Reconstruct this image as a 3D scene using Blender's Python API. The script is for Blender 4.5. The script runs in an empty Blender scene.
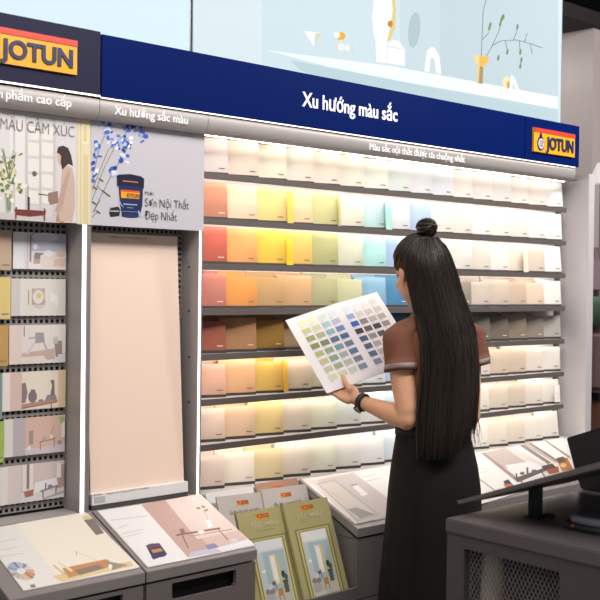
import bpy, bmesh, math, random
from mathutils import Vector, Matrix
random.seed(7)
C = bpy.context.scene.collection
sc = bpy.context.scene
# ------------------------------------------------------------------ camera
FPX, TH, PI_, RO, DIST, HC = 1056.73, 0.732894, -0.014016, 0.012332, 2.88311, 1.45
F = Vector((math.sin(TH)*math.cos(PI_), math.cos(TH)*math.cos(PI_), math.sin(PI_)))
R0 = Vector((math.cos(TH), -math.sin(TH), 0)); U0 = R0.cross(F)
R = math.cos(RO)*R0 + math.sin(RO)*U0
U = math.cos(RO)*U0 - math.sin(RO)*R0
EYE = Vector((0, -DIST, HC))
cd = bpy.data.cameras.new('camera'); cam = bpy.data.objects.new('camera', cd); C.objects.link(cam)
M = Matrix((R, U, -F)).transposed().to_4x4(); M.translation = EYE; cam.matrix_world = M
cd.sensor_width = 36; cd.lens = FPX/600*36; cd.clip_start = .05
cd.dof.use_dof = True; cd.dof.focus_distance = 3.65; cd.dof.aperture_fstop = 5.0
sc.camera = cam
# ------------------------------------------------------------------ world, exposure, ceiling lamps, one added fill lamp
w = bpy.data.worlds.new('world'); sc.world = w; w.use_nodes = True
w.node_tree.nodes['Background'].inputs[0].default_value = (.93, .95, 1, 1)
w.node_tree.nodes['Background'].inputs[1].default_value = .34
sc.view_settings.view_transform = 'Standard'; sc.view_settings.look = 'None'
sc.view_settings.exposure = 0.0; sc.view_settings.gamma = 1.0; sc.view_settings.use_curve_mapping = False
def area(name, loc, target, sx, sy, power, col=(1, .96, .92), spread=180):
    l = bpy.data.lights.new(name, 'AREA'); l.shape = 'RECTANGLE'; l.size = sx; l.size_y = sy
    l.energy = power; l.color = col; l.spread = math.radians(spread)
    o = bpy.data.objects.new(name, l); C.objects.link(o); o.location = loc
    o.rotation_euler = (Vector(target)-Vector(loc)).to_track_quat('-Z', 'Y').to_euler(); return o
area('ceiling_or_fill_lamp', (2.4, -2.3, 3.25), (2.6, -.2, 1.1), 2.6, .5, 74)
area('ceiling_or_fill_lamp', (.6, -1.6, 3.25), (1.5, -.1, 1.0), 1.2, .4, 22)
area('ceiling_or_fill_lamp', (4.75, 1.2, 2.95), (5.45, 1.3, 1.7), .5, .5, 10)  # added fill lamp behind the display, brightens the left side of the wall block
area('ceiling_or_fill_lamp', (4.6, -1.5, 3.25), (4.7, .1, 1.2), .8, .5, 48)
LED = 18.0        # strength of the shelf strips
# ------------------------------------------------------------------ helpers
def ray(x, y): return F*FPX + R*(x-300) + U*(300-y)
def onP(x, y, p0, n):
    d = ray(x, y); return EYE + d*((Vector(p0)-EYE).dot(n)/d.dot(n))
def onY(x, y, Y): return onP(x, y, (0, Y, 0), Vector((0, 1, 0)))
def onX(x, y, X): return onP(x, y, (X, 0, 0), Vector((1, 0, 0)))
def onZ(x, y, Z): return onP(x, y, (0, 0, Z), Vector((0, 0, 1)))
def onD(x, y, z): return EYE + ray(x, y)*(z/FPX)
def lin(h):
    h = h.lstrip('#'); o = []
    for i in (0, 2, 4):
        c = int(h[i:i+2], 16)/255
        o.append(c/12.92 if c <= .04045 else ((c+.055)/1.055)**2.4)
    return (*o, 1)
MATS = {}
def mat(h, rough=.5, metal=0, emit=0, bump=0, scale=60, var=0, spec=.5, alpha=1, coat=0):
    k = (h, rough, metal, emit, bump, scale, var, spec, alpha, coat)
    if k in MATS: return MATS[k]
    m = bpy.data.materials.new('surface_'+h.strip('#').lower()); m.use_nodes = True
    nt = m.node_tree; b = nt.nodes['Principled BSDF']; c = lin(h)
    b.inputs['Base Color'].default_value = c; b.inputs['Roughness'].default_value = rough
    b.inputs['Metallic'].default_value = metal; b.inputs['Specular IOR Level'].default_value = spec
    b.inputs['Coat Weight'].default_value = coat; b.inputs['Coat Roughness'].default_value = .12
    if emit:
        b.inputs['Emission Color'].default_value = c; b.inputs['Emission Strength'].default_value = emit
        if emit <= 1.5: b.inputs['Base Color'].default_value = (c[0]*.25, c[1]*.25, c[2]*.25, 1)
    if bump or var:
        tc = nt.nodes.new('ShaderNodeTexCoord'); n = nt.nodes.new('ShaderNodeTexNoise')
        n.inputs['Scale'].default_value = scale; n.inputs['Detail'].default_value = 4
        nt.links.new(tc.outputs['Object'], n.inputs['Vector'])
        if bump:
            bm = nt.nodes.new('ShaderNodeBump'); bm.inputs['Strength'].default_value = bump; bm.inputs['Distance'].default_value = .004
            nt.links.new(n.outputs['Fac'], bm.inputs['Height']); nt.links.new(bm.outputs['Normal'], b.inputs['Normal'])
        if var:
            r = nt.nodes.new('ShaderNodeMapRange'); r.inputs['To Min'].default_value = 1-var; r.inputs['To Max'].default_value = 1+var
            mx = nt.nodes.new('ShaderNodeVectorMath'); mx.operation = 'SCALE'; mx.inputs[0].default_value = c[:3]
            nt.links.new(n.outputs['Fac'], r.inputs['Value']); nt.links.new(r.outputs['Result'], mx.inputs['Scale'])
            nt.links.new(mx.outputs['Vector'], b.inputs['Base Color'])
    MATS[k] = m; return m
def pm(h): return mat(h, .55, spec=.3)
def hair_mat():
    m = bpy.data.materials.new('dark_hair'); m.use_nodes = True; nt = m.node_tree; b = nt.nodes['Principled BSDF']
    tc = nt.nodes.new('ShaderNodeTexCoord'); mp = nt.nodes.new('ShaderNodeMapping'); mp.inputs['Scale'].default_value = (160, 160, 4)
    n = nt.nodes.new('ShaderNodeTexNoise'); n.inputs['Scale'].default_value = 1; n.inputs['Detail'].default_value = 3
    cr = nt.nodes.new('ShaderNodeValToRGB'); cr.color_ramp.elements[0].color = lin('#120D0C'); cr.color_ramp.elements[1].color = lin('#33271F')
    nt.links.new(tc.outputs['Object'], mp.inputs['Vector']); nt.links.new(mp.outputs['Vector'], n.inputs['Vector'])
    nt.links.new(n.outputs['Fac'], cr.inputs['Fac']); nt.links.new(cr.outputs['Color'], b.inputs['Base Color'])
    b.inputs['Roughness'].default_value = .40; b.inputs['Specular IOR Level'].default_value = .38
    return m
def wood_mat(a, b_, plank):
    m = bpy.data.materials.new('wood_planks'); m.use_nodes = True; nt = m.node_tree; b = nt.nodes['Principled BSDF']
    tc = nt.nodes.new('ShaderNodeTexCoord'); wv = nt.nodes.new('ShaderNodeTexNoise'); mp = nt.nodes.new('ShaderNodeMapping')
    mp.inputs['Scale'].default_value = (2, 14, 14); wv.inputs['Scale'].default_value = 3; wv.inputs['Detail'].default_value = 6
    cr = nt.nodes.new('ShaderNodeValToRGB'); cr.color_ramp.elements[0].color = lin(a); cr.color_ramp.elements[1].color = lin(b_)
    nt.links.new(tc.outputs['Object'], mp.inputs['Vector']); nt.links.new(mp.outputs['Vector'], wv.inputs['Vector'])
    nt.links.new(wv.outputs['Fac'], cr.inputs['Fac']); nt.links.new(cr.outputs['Color'], b.inputs['Base Color'])
    b.inputs['Roughness'].default_value = .45; return m
ROOT = {}
def tag(o, label=None, cat=None, group=None, kind=None):
    if label: o['label'] = label
    if cat: o['category'] = cat
    if group: o['group'] = group
    if kind: o['kind'] = kind
    return o
def thing(name, label, cat, loc=(0, 0, 0), group=None):
    o = bpy.data.objects.new(name, None); C.objects.link(o); o.location = loc; o.empty_display_size = .05
    ROOT[o.name] = Vector(loc); return tag(o, label, cat, group)
def link_mesh(name, me, parent=None, loc=None):
    o = bpy.data.objects.new(name, me); C.objects.link(o)
    off = Vector((0, 0, 0))
    if parent is not None: off = ROOT[parent.name]; o.parent = parent
    elif loc is not None: off = Vector(loc); o.location = loc
    if off.length: me.transform(Matrix.Translation(-off))
    ROOT[o.name] = off; return o
class MB:
    def __init__(s): s.v = []; s.f = []; s.m = []; s.mats = []; s.sm = []
    def mi(s, m):
        if m not in s.mats: s.mats.append(m)
        return s.mats.index(m)
    def add(s, vs, fs, m, smooth=False):
        o = len(s.v); s.v += [tuple(v) for v in vs]; i = s.mi(m)
        for f in fs: s.f.append([o+k for k in f]); s.m.append(i); s.sm.append(smooth)
        return s
    def hexa(s, p, m):   # 8 points: bottom ring 0-3, top ring 4-7
        return s.add(p, [(3, 2, 1, 0), (4, 5, 6, 7), (0, 1, 5, 4), (1, 2, 6, 5), (2, 3, 7, 6), (3, 0, 4, 7)], m)
    def box(s, x0, x1, y0, y1, z0, z1, m):
        return s.hexa([(x0, y0, z0), (x1, y0, z0), (x1, y1, z0), (x0, y1, z0), (x0, y0, z1), (x1, y0, z1), (x1, y1, z1), (x0, y1, z1)], m)
    def obox(s, c, a, b, n, m):   # centre and three half-axis vectors
        c, a, b, n = map(Vector, (c, a, b, n))
        return s.hexa([c-a-b-n, c+a-b-n, c+a+b-n, c-a+b-n, c-a-b+n, c+a-b+n, c+a+b+n, c-a+b+n], m)
    def prism(s, pts, off, m, smooth=False):   # planar loop and extrusion vector
        n = len(pts); off = Vector(off); a = [Vector(p) for p in pts]; b = [p+off for p in a]
        s.add(a+b, [list(range(n))[::-1], list(range(n, 2*n))], m)
        s.add(a+b, [(i, (i+1) % n, n+(i+1) % n, n+i) for i in range(n)], m, smooth); return s
    def poly(s, pts, m): return s.add(pts, [list(range(len(pts)))], m)
    def loft(s, rings, m, caps=True, smooth=True):
        n = len(rings[0]); vs = [p for r in rings for p in r]; fs = []
        for k in range(len(rings)-1):
            for i in range(n): fs.append((k*n+i, k*n+(i+1) % n, (k+1)*n+(i+1) % n, (k+1)*n+i))
        s.add(vs, fs, m, smooth)
        if caps: s.add(rings[0], [list(range(n))[::-1]], m); s.add(rings[-1], [list(range(n))], m)
        return s
    def tube(s, path, r, m, sides=8, caps=True):
        path = [Vector(p) for p in path]; n = len(path)
        rs = r if isinstance(r, (list, tuple)) else [r]*n; rings = []; ref = None
        for i, p in enumerate(path):
            t = (path[min(i+1, n-1)]-path[max(i-1, 0)]).normalized()
            if ref is None: ref = t.orthogonal().normalized()
            ref = (ref - t*ref.dot(t)).normalized(); b = t.cross(ref)
            rings.append([p+(ref*math.cos(2*math.pi*k/sides)+b*math.sin(2*math.pi*k/sides))*rs[i] for k in range(sides)])
        return s.loft(rings, m, caps)
    def lathe(s, prof, o, m, sides=24):
        o = Vector(o)
        return s.loft([[o+Vector((r*math.cos(2*math.pi*k/sides), r*math.sin(2*math.pi*k/sides), z)) for k in range(sides)] for r, z in prof], m)
    def ball(s, c, rx, ry, rz, m, n=16, rot=None):
        c = Vector(c); rings = []
        for i in range(n+1):
            th = math.pi*(i+.001)/(n+.002)
            ring = []
            for k in range(n*2):
                a = math.pi*k/n; p = Vector((rx*math.sin(th)*math.cos(a), ry*math.sin(th)*math.sin(a), -rz*math.cos(th)))
                if rot: p = rot @ p
                ring.append(c+p)
            rings.append(ring)
        return s.loft(rings, m)
    def mesh(s, name):
        me = bpy.data.meshes.new(name); me.from_pydata(s.v, [], s.f)
        for m in s.mats: me.materials.append(m)
        me.polygons.foreach_set('material_index', s.m); me.polygons.foreach_set('use_smooth', s.sm)
        me.update(); return me
    def build(s, name, parent=None, loc=None, bevel=0, seg=2):
        me = s.mesh(name)
        if bevel:
            bm = bmesh.new(); bm.from_mesh(me); bmesh.ops.remove_doubles(bm, verts=bm.verts, dist=1e-5)
            es = [e for e in bm.edges if len(e.link_faces) == 2 and e.calc_face_angle(0) > .6]
            bmesh.ops.bevel(bm, geom=es, offset=bevel, segments=seg, affect='EDGES', clamp_overlap=True)
            bm.to_mesh(me); bm.free()
        return link_mesh(name, me, parent, loc)
def text(name, s, u0, u1, base, cap, fr, m, parent, bold=0, depth=.001, lift=0):
    """fr = (origin, u, v, n); the string is fitted between u0 and u1; base = baseline v at both ends, cap = height of a capital"""
    cu = bpy.data.curves.new(name, 'FONT'); cu.body = s; cu.size = 1; cu.offset = bold; cu.resolution_u = 4; cu.extrude = .001
    o = bpy.data.objects.new(name, cu); C.objects.link(o); dg = bpy.context.evaluated_depsgraph_get(); dg.update()
    me = bpy.data.meshes.new_from_object(o.evaluated_get(dg)); bpy.data.objects.remove(o); bpy.data.curves.remove(cu)
    xs = [v.co.x for v in me.vertices]; x0, x1 = min(xs), max(xs); O, u, v, n = [Vector(q) for q in fr]
    for vt in me.vertices:
        a = u0+(vt.co.x-x0)/(x1-x0)*(u1-u0); b = base+vt.co.y/.70*cap
        vt.co = O+u*a+v*b+n*(lift+(depth if vt.co.z > 0 else 0))
    me.materials.clear(); me.materials.append(m)
    return link_mesh(name, me, parent)
WX, WZ, WN = Vector((1, 0, 0)), Vector((0, 0, 1)), Vector((0, -1, 0))
def wfr(Y): return (Vector((0, Y, 0)), WX, WZ, WN)
def wtext(name, s, p0, p1, capx, Y, m, parent, **k):
    """text on a wall-parallel plane: p0, p1 = baseline ends seen in the photo, capx = cap height there in metres"""
    a, b = onY(*p0, Y), onY(*p1, Y)
    return text(name, s, a.x, b.x, (a.z+b.z)/2, capx, wfr(Y), m, parent, **k)
def art(name, parent, fn, n, shapes, lift=.0006, step=.00003, xmin=-9):
    mb = MB()
    for i, (h, pts) in enumerate(shapes):
        m = h if not isinstance(h, str) else pm(h)
        P = [fn(x, y)+n*(lift+step*i) for x, y in pts]
        for p in P: p.x = max(p.x, xmin)
        # keep faces turned to the reader
        nn = Vector((0, 0, 0))
        for k in range(len(P)): nn += P[k].cross(P[(k+1) % len(P)])
        if nn.dot(n) < 0: P.reverse()
        mb.poly(P, m)
    return mb.build(name, parent)
def ell(cx, cy, rx, ry, rot=0, k=16):
    c, s = math.cos(rot), math.sin(rot)
    return [(cx+rx*math.cos(a)*c-ry*math.sin(a)*s, cy+rx*math.cos(a)*s+ry*math.sin(a)*c) for a in [2*math.pi*i/k for i in range(k)]]
def ln(x0, y0, x1, y1, w=.5):
    dx, dy = x1-x0, y1-y0; L = math.hypot(dx, dy) or 1; nx, ny = -dy/L*w/2, dx/L*w/2
    return [(x0+nx, y0+ny), (x1+nx, y1+ny), (x1-nx, y1-ny), (x0-nx, y0-ny)]
def quadmap(c):   # bilinear map of the unit square (u right, v down) onto four photo corners TL TR BR BL
    def f(u, v):
        (ax, ay), (bx, by), (cx, cy), (dx, dy) = c
        return ((ax*(1-u)+bx*u)*(1-v)+(dx*(1-u)+cx*u)*v, (ay*(1-u)+by*u)*(1-v)+(dy*(1-u)+cy*u)*v)
    return f
def rc(q, u0, v0, u1, v1): return [q(u0, v0), q(u1, v0), q(u1, v1), q(u0, v1)]
def pg(q, pts): return [q(u, v) for u, v in pts]
def qe(q, u, v, ru, rv, k=14): return [q(u+ru*math.cos(a), v+rv*math.sin(a)) for a in [2*math.pi*i/k for i in range(k)]]

# shared surfaces
STEEL = mat('#8A8482', .5, .1, bump=.05, scale=300, var=.04)
DSTEEL = mat('#575150', .5, .1, var=.04)
LEDGE = mat('#B9B3B1', .45, .1, var=.03)
LIDM = mat('#8B8482', .45, .1, var=.04)
CAB = mat('#756E6C', .5, .1, var=.05)
BLACK = mat('#0D0C0D', .5)
NAVY = mat('#001A5C', .45, spec=.05, var=.03)
GNAVY = mat('#2B2A42', .45, spec=.1, var=.04)
YEL = mat('#F5AE1B', .4); RED = mat('#E2412A', .4); LETN = mat('#1B2350', .4)
GLOW = mat('#FFFFFF', .4, emit=1.1); GLOWS = mat('#FDFBFA', .4, emit=.9); LEDW = mat('#FFF6EA', .4, emit=LED); LEDC = mat('#FBF7FF', .4, emit=2.2)
WHITE = mat('#F1EFEF', .5)
# ------------------------------------------------------------------ the setting
XE = 4.25                                   # inner face of the end panel
tag(MB().box(-1.5, 10, -6, 6, -.1, 0, mat('#7A6A5E', .4, var=.12, scale=8)).build('floor'), kind='structure')
tag(MB().box(-1.5, 10, -6, 6, 3.4, 3.5, mat('#2E3238', .8)).build('ceiling'), kind='structure')
tag(MB().box(-1.5, XE+.04, .06, .2, 0, 3.2, mat('#8D8886', .7)).build('wall_back'), kind='structure')
blk = onD(592.5, 130, 6.2)                  # near corner of the wall block beyond the display
tag(MB().box(blk.x, 10, blk.y, 3.6, 0, 2.98, mat('#B7ABA9', .5, bump=.02, scale=4, coat=.06)).build('wall_right'), kind='structure')
tag(MB().box(4.3, 10, blk.y-.04, 5.9, 2.98, 3.06, mat('#211C1B', .7)).build('trim_1'), kind='structure')
tag(MB().box(4.3, 10, 5.9, 6.0, 0, 3.4, mat('#3B414A', .8)).build('wall_far'), kind='structure')
# ------------------------------------------------------------------ colour shelf unit
X0, X1 = 2.086, 4.158
SZ = [1.797-.15*k for k in range(7)]        # underside of each shelf lip
CX, CW = 2.128, .1305
ep = thing('end_panel', 'pale grey end panel closing the right end of the colour shelves', 'panel', (XE+.025, -.05, 0))
unit = thing('shelf_unit', 'grey steel shelf unit with seven lit shelves of paint colour cards', 'shelf unit', (3.1, 0, .745))
MB().box(X0, XE, .022, .058, .745, 2.0, mat('#CFC9C6', .6)).build('back_panel', unit)
SIDE = mat('#C9C3C6', .45, bump=.02, scale=6, var=.02)
MB().box(XE, XE+.05, -.143, .058, .0, 1.98, SIDE).build('board', ep, bevel=.002)
MB().box(XE-.026, XE-.001, .004, .02, .76, 1.95, DSTEEL).build('corner_shadow_strip', unit)  # dark strip standing in for the shadow in the end panel's corner
LDK = mat('#3B3635', .6)
SHF = mat('#675F5C', .5, .1, var=.05)
for k, z in enumerate(SZ):
    sh = MB().box(X0, X1, -.0865, -.083, z, z+.021, SHF).box(X0, X1, -.083, .021, z+.0165, z+.02, LEDGE).build('shelf', unit)
    if k != 3:
        MB().box(X0+.005, X1-.01, -.0805, -.072, z+.004, z+.0163, LEDW).build('light_strip', sh)
MB().box(X0, XE, -.108, .02, .745, .757, LEDGE).build('bottom_ledge', unit)
MB().box(X0, XE-.03, -.104, .02, 1.9485, 1.9525, SHF).build('top_shelf', unit)
MB().box(X0+.005, X1-.01, -.0805, -.072, 1.940, 1.948, LEDW).build('light_strip', unit)
BR = [SZ[k]+.03 for k in range(7)]+[.7672]
rows = [
 'E9D9D4 F0DCC8 F4E8CF F1E6D6 F2E6D4 EEE9D8 EAECDE E2ECE6 E6E8EC E3E7EE F0E7E0 EFE5DF EFE8E6 F1E7DE EFE3DA F4F3F3',
 'DB8763 F3D0AC F7DA83 F0CE9C D6D192 E7E2CF BCDCE0 DDE1E6 AFCBEC EFE6DC EEE3DA EEE8E3 EFE5DC EEE2D6 F0E9E4 F4F2F1',
 'D85F47 F5A656 FACD40 F3C25E B5B478 D0D2BB A5D9D7 A3BFE6 9DB6DC E3DCD6 E4DDD6 D9CFC6 EAE2DA E6D9C9 DCCDBE F4F3F3',
 'CE7A69 F59D48 CBA066 D0A472 AFAE80 C4C59A 7CAACB 4588B5 3F78A4 8C8078 978B83 C8BCB0 CCBCAB CBB49E DFC7B1 F2EFEC',
 'C06045 CC915F AC7C24 AD8D64 8D8A5C 98987A 5E87A5 3A6A92 37587A 5F544D 8B8479 8B8074 86796B A28F7C A5968A CCC7BF',
 'EEB598 F1B684 F3C55F E7D2B8 D5D5B0 DCE0D6 DDE4E4 ABC5E0 B9CDE2 D8D0C8 D6CCC2 E5DBD1 DBC7B0 D9C5B2 E3D8CB F0EBE4',
 'EECEBB EEC7A4 EED08D E7D8C5 E0E1C8 DEE3DB EAEEED C4D7E8 CFDCE8 E2DDD6 E4DDD4 EAE4DB E4D6C3 DDCBB9 EAE0D4 F1ECE4',
 'EED5C7 F3E6D5 F2DCAB F0E3D2 EAE9D6 EEECE5 EFF0F0 D5E2ED DBE5EC E9E5DF EBE6DF F0EAE0 EDE3D3 EBDFCF EFE8DE F3EEE6']
def cname(h):
    r, g, b = [int(h[i:i+2], 16) for i in (0, 2, 4)]; mx, mn = max(r, g, b), min(r, g, b); s = (mx-mn)/mx; v = mx/255
    if s < .045: return 'white' if v > .93 else 'pale grey'
    import colorsys
    hh = colorsys.rgb_to_hsv(r/255, g/255, b/255)[0]*360
    if s < .13: base = {0: 'pinkish', 1: 'cream', 2: 'greenish', 3: 'bluish'}[0 if hh < 20 or hh > 330 else 1 if hh < 62 else 2 if hh < 170 else 3]; return base+(' off-white' if v > .85 else ' grey')
    if hh < 22 or hh > 340: n = 'terracotta' if s > .4 else 'blush pink'
    elif hh < 36: n = 'orange' if s > .55 and v > .85 else 'peach' if v > .9 else 'tan' if v > .75 else 'brown'
    elif hh < 52: n = 'yellow' if s > .35 and v > .85 else 'sand' if v > .8 else 'ochre' if s > .5 else 'khaki'
    elif hh < 90: n = 'sage green' if v < .8 else 'pale green'
    elif hh < 195: n = 'aqua'
    else: n = 'deep blue' if v < .78 else 'light blue'
    return n
ORD = 'first second third fourth fifth sixth seventh eighth ninth tenth eleventh twelfth thirteenth fourteenth fifteenth sixteenth'.split()
CR = random.Random(21)
def newrot():
    global rot
    rot = Matrix.Rotation(math.radians(-15-CR.uniform(0, 4)), 4, 'Z') @ Matrix.Rotation(math.radians(-3.5-CR.uniform(0, 6)), 4, 'X')
def tone(h):   # printed colour of a card: a little deeper and softer
    v = [int(h[i:i+2], 16) for i in (0, 2, 4)]; g = sum(v)/3
    return '#'+''.join('%02X' % int(min(255, max(0, (g+(c-g)*.93)*.86))) for c in v)
def card_mesh(wd, h, t, m):
    mb = MB(); mb.box(-wd/2, wd/2, -t/2, t/2, 0, h, m); me = mb.mesh('colour_card'); me.transform(rot); return me
def code_mesh(wd, m):
    mb = MB(); x = wd/2-.03
    for dx, dw in ((0, .004), (.005, .003), (.0088, .004), (.0135, .003), (.0172, .004)):
        mb.box(x+dx, x+dx+dw, -.0034, -.0026, .012, .0155, m)
    me = mb.mesh('colour_code'); me.transform(rot); return me
for r, line in enumerate(rows):
    for c, h in enumerate(line.split()):
        x = CX-.046+(c+.5)*CW+(.007 if c == 0 else 0); bh = .098+(.010 if (r*7+c*5) % 3 == 0 else 0)
        if r in (0, 1, 2): bh = .118
        if r in (5, 6, 7): bh = .103+.012*((c*5+r*3) % 4 == 0)
        ci = 'grey' if sum(int(h[i:i+2], 16) for i in (0, 2, 4)) > 460 else 'pale'
        nm = cname(h); newrot()
        o = link_mesh('colour_card', card_mesh(.1375 if c else .122, bh, .004, mat(tone(h), .5, bump=.02, scale=90)))
        o.location = (x, -.034-CR.uniform(0, .003), BR[r]); ROOT[o.name] = Vector((0, 0, 0))
        tag(o, f'{nm} paint colour card, {ORD[c]} from the left on the {ORD[r]} row from the top', 'colour card', 'paint colour cards on the lit shelves')
        me = code_mesh(.13 if c else .115, mat('#6B645F' if ci == 'grey' else '#EBD9CC', .6))
        k = bpy.data.objects.new('colour_code', me); C.objects.link(k); k.parent = o
        b = link_mesh('backing_card', MB().box(-CW/2+.001+(.004 if c == 0 else 0), CW/2-.001-(.008 if c == 0 else 0), .043, .046, -.0094, .1185, mat(tone(h), .55)).mesh('backing_card')); b.parent = o
        fm = MB().box(-.0685 if c else -.06, .0685 if c else .06, -.004, .004, -.0092, -.0006, LDK).mesh('card_foot'); fm.transform(rot); ft = link_mesh('card_foot', fm); ft.parent = o
# narrow cards standing out in front
for px, py0, py1, w, h, lab in ((290.5, 192, 223, .026, 'F4CC55', 'narrow yellow colour card sticking out in front of the second shelf row'),
        (290, 238, 265, .028, 'F9C62C', 'narrow bright yellow colour card sticking out in front of the third shelf row'),
        (339.5, 195, 226, .012, 'BDB873', 'narrow olive colour card sticking out of the second shelf row'),
        (389, 200, 230, .032, 'A6DAD2', 'narrow mint colour card sticking out of the second shelf row'),
        (286, 360, 391, .020, 'EFB745', 'narrow ochre colour card sticking out of the sixth shelf row'),
        (526, 250, 272, .032, 'EBD9C8', 'narrow beige colour card sticking out of the third shelf row'),
        (557.5, 385, 402, .040, 'EFEAE2', 'narrow off-white colour card at the right end of the seventh shelf row')):
    p = onY(px, py1, -.066); z1 = onY(px, py0, -.063).z
    o = link_mesh('colour_card', MB().box(-w/2, w/2, -.002, .002, 0, z1-p.z, mat('#'+h, .5)).mesh('colour_card')); o.location = (p.x, -.066, p.z)
    o.rotation_euler = (math.radians(-4), 0, 0); tag(o, lab, 'colour card', 'narrow colour cards sticking out of the rows')
# ------------------------------------------------------------------ fascia signs
FY = -.15; FB, FT = 2.0015, 2.187
SX1 = onY(101.3, 60, FY).x; SX2 = onY(525, 140, FY).x; SXE = 4.157
def logo(parent, q, full=True, Y=FY-.012):
    """yellow plate with a red top band, a globe emblem and the word; q maps the plate's unit square to the photo"""
    fn = lambda x, y: onY(x, y, FY-.011)
    c = [fn(*q(*p)) for p in ((0, 0), (1, 0), (1, 1), (0, 1))]
    x0, x1 = (c[0].x+c[3].x)/2, (c[1].x+c[2].x)/2; zt, zb = (c[0].z+c[1].z)/2, (c[2].z+c[3].z)/2; H = zt-zb; W = x1-x0
    pl = MB().box(x0, x1, FY-.010, FY-.0005, zb, zt, YEL).build('logo_plate', parent)
    MB().box(x0, x1, FY-.0125, FY-.0102, zt-H*.17, zt, RED).build('logo_band', pl)
    ex, ez = x0+W*.155, zb+H*.38; H0 = H; H = H*1.22
    e = MB()
    e.prism([Vector((ex+H*.20*math.cos(a), FY-.0102, ez-.02*H+H*.24*math.sin(a))) for a in [2*math.pi*i/20 for i in range(20)]], (0, -.002, 0), LETN)
    e.prism([Vector((ex+dx*H, FY-.0102, ez+dz*H)) for dx, dz in ((-.10, .12), (.10, .12), (.07, .26), (.03, .36), (-.02, .38), (-.07, .27))], (0, -.002, 0), LETN)
    e.prism([Vector((ex+H*.155*math.cos(a), FY-.0125, ez-.02*H+H*.18*math.sin(a))) for a in [2*math.pi*i/20 for i in range(20)]], (0, -.0015, 0), mat('#E9E4EA', .5))
    for d in (-.07, 0, .07):
        e.box(ex+d*H-.006*H, ex+d*H+.006*H, FY-.0150, FY-.0142, ez-.15*H, ez+.12*H, LETN)
        e.box(ex-.13*H, ex+.13*H, FY-.0150, FY-.0142, ez+d*H-.026*H, ez+d*H-.014*H, LETN)
    e.build('logo_emblem', pl); H = H0
    text('lettering', 'JOTUN', x0+W*.285, x0+W*.955, zb+H*.19, H*.50, wfr(FY-.0102), LETN, pl, bold=.032, depth=.004)
hl = thing('fascia_sign', 'dark grey-navy fascia board with large yellow logo plate at the far left', 'sign', (1.2, FY+.03, FB))
MB().box(.55, SX1-.002, FY, FY+.06, FB+.004, FT+.006, GNAVY).build('board', hl, bevel=.002)
a, b_ = onY(77.5, 41, FY-.011), onY(77.5, 75, FY-.011)
zt, zb = a.z, b_.z
H = zt-zb; Wd = .335
def lq(u, v):
    import_x = a.x-Wd+Wd*u; z = zt-H*v
    d = Vector((import_x, FY-.011, z))-EYE; t = d.dot(F); return (300+FPX*d.dot(R)/t, 300-FPX*d.dot(U)/t)
logo(hl, lq)
LS = mat('#FFF9F5', .4, emit=1.6)
MB().box(.55, SX1-.002, FY, FY+.004, FB-.001, FB+.0035, LS).build('light_strip', hl)
hm = thing('fascia_sign', 'long navy blue fascia board with white glowing lettering over the colour shelves', 'sign', (2.8, FY+.03, FB))
MB().box(SX1+.001, SX2-.0008, FY, FY+.06, FB, FT, NAVY).build('board', hm, bevel=.002)
MB().box(SX1+.001, SX2, FY, FY+.004, FB-.004, FB-.001, LS).build('light_strip', hm)
wtext('lettering', 'Xu hướng màu sắc', (302, 106), (397, 121.5), .050, FY, GLOW, hm, bold=.012, depth=.002, lift=.0005)
hr = thing('fascia_sign', 'short navy blue fascia board with small yellow logo plate at right end', 'sign', (4.0, FY+.03, FB))
MB().box(SX2+.0008, SXE, FY, FY+.06, FB, FT, NAVY).build('board', hr, bevel=.002)
MB().box(SX2, SXE-.03, FY, FY+.004, FB-.004, FB-.001, LS).build('light_strip', hr)
logo(hr, quadmap([(534.5, 127.5), (575.5, 134.5), (574.5, 157.5), (534, 151)]))
# curved valances under the fascia
VAL = mat('#B5AEAB', .5, .35, var=.02)
def valance(x0, x1, label):
    t = thing('curved_valance', label, 'valance', ((x0+x1)/2, -.12, 1.94), 'curved grey valances under the fascia')
    prof = [(-.1425, 1.9945), (-.1445, 1.984), (-.1445, 1.970), (-.142, 1.957), (-.1375, 1.947), (-.130, 1.940), (-.120, 1.937), (-.106, 1.9365), (-.106, 1.9945)]
    MB().prism([(x0, y, z) for y, z in prof], (x1-x0, 0, 0), VAL, True).build('panel', t); return t
VX = onY(206.5, 120, -.135).x
v1 = valance(.55, SX1-.001, 'curved grey valance over the poster of the woman with flowers')
v2 = valance(SX1+.001, VX-.001, 'curved grey valance over the paint can poster')
v3 = valance(VX+.001, 4.137, 'long curved grey valance over the top row of colour cards')
wtext('lettering', 'phẩm cao cấp', (6, 98.5), (71, 107.5), .0255, -.1447, GLOWS, v1, bold=.0, depth=.002)
wtext('lettering', 'n', (-1.5, 97.5), (2.5, 98.2), .0255, -.1447, GLOWS, v1, bold=.0, depth=.002)
wtext('lettering', 'Xu hướng sắc màu', (114.5, 114), (187.5, 124.5), .0255, -.1447, GLOWS, v2, bold=.0, depth=.002)
wtext('lettering', 'Màu sắc nội thất được ưa chuộng nhất', (369.5, 149.5), (464.5, 162.8), .0255, -.1447, GLOWS, v3, bold=.0, depth=.002)
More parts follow.
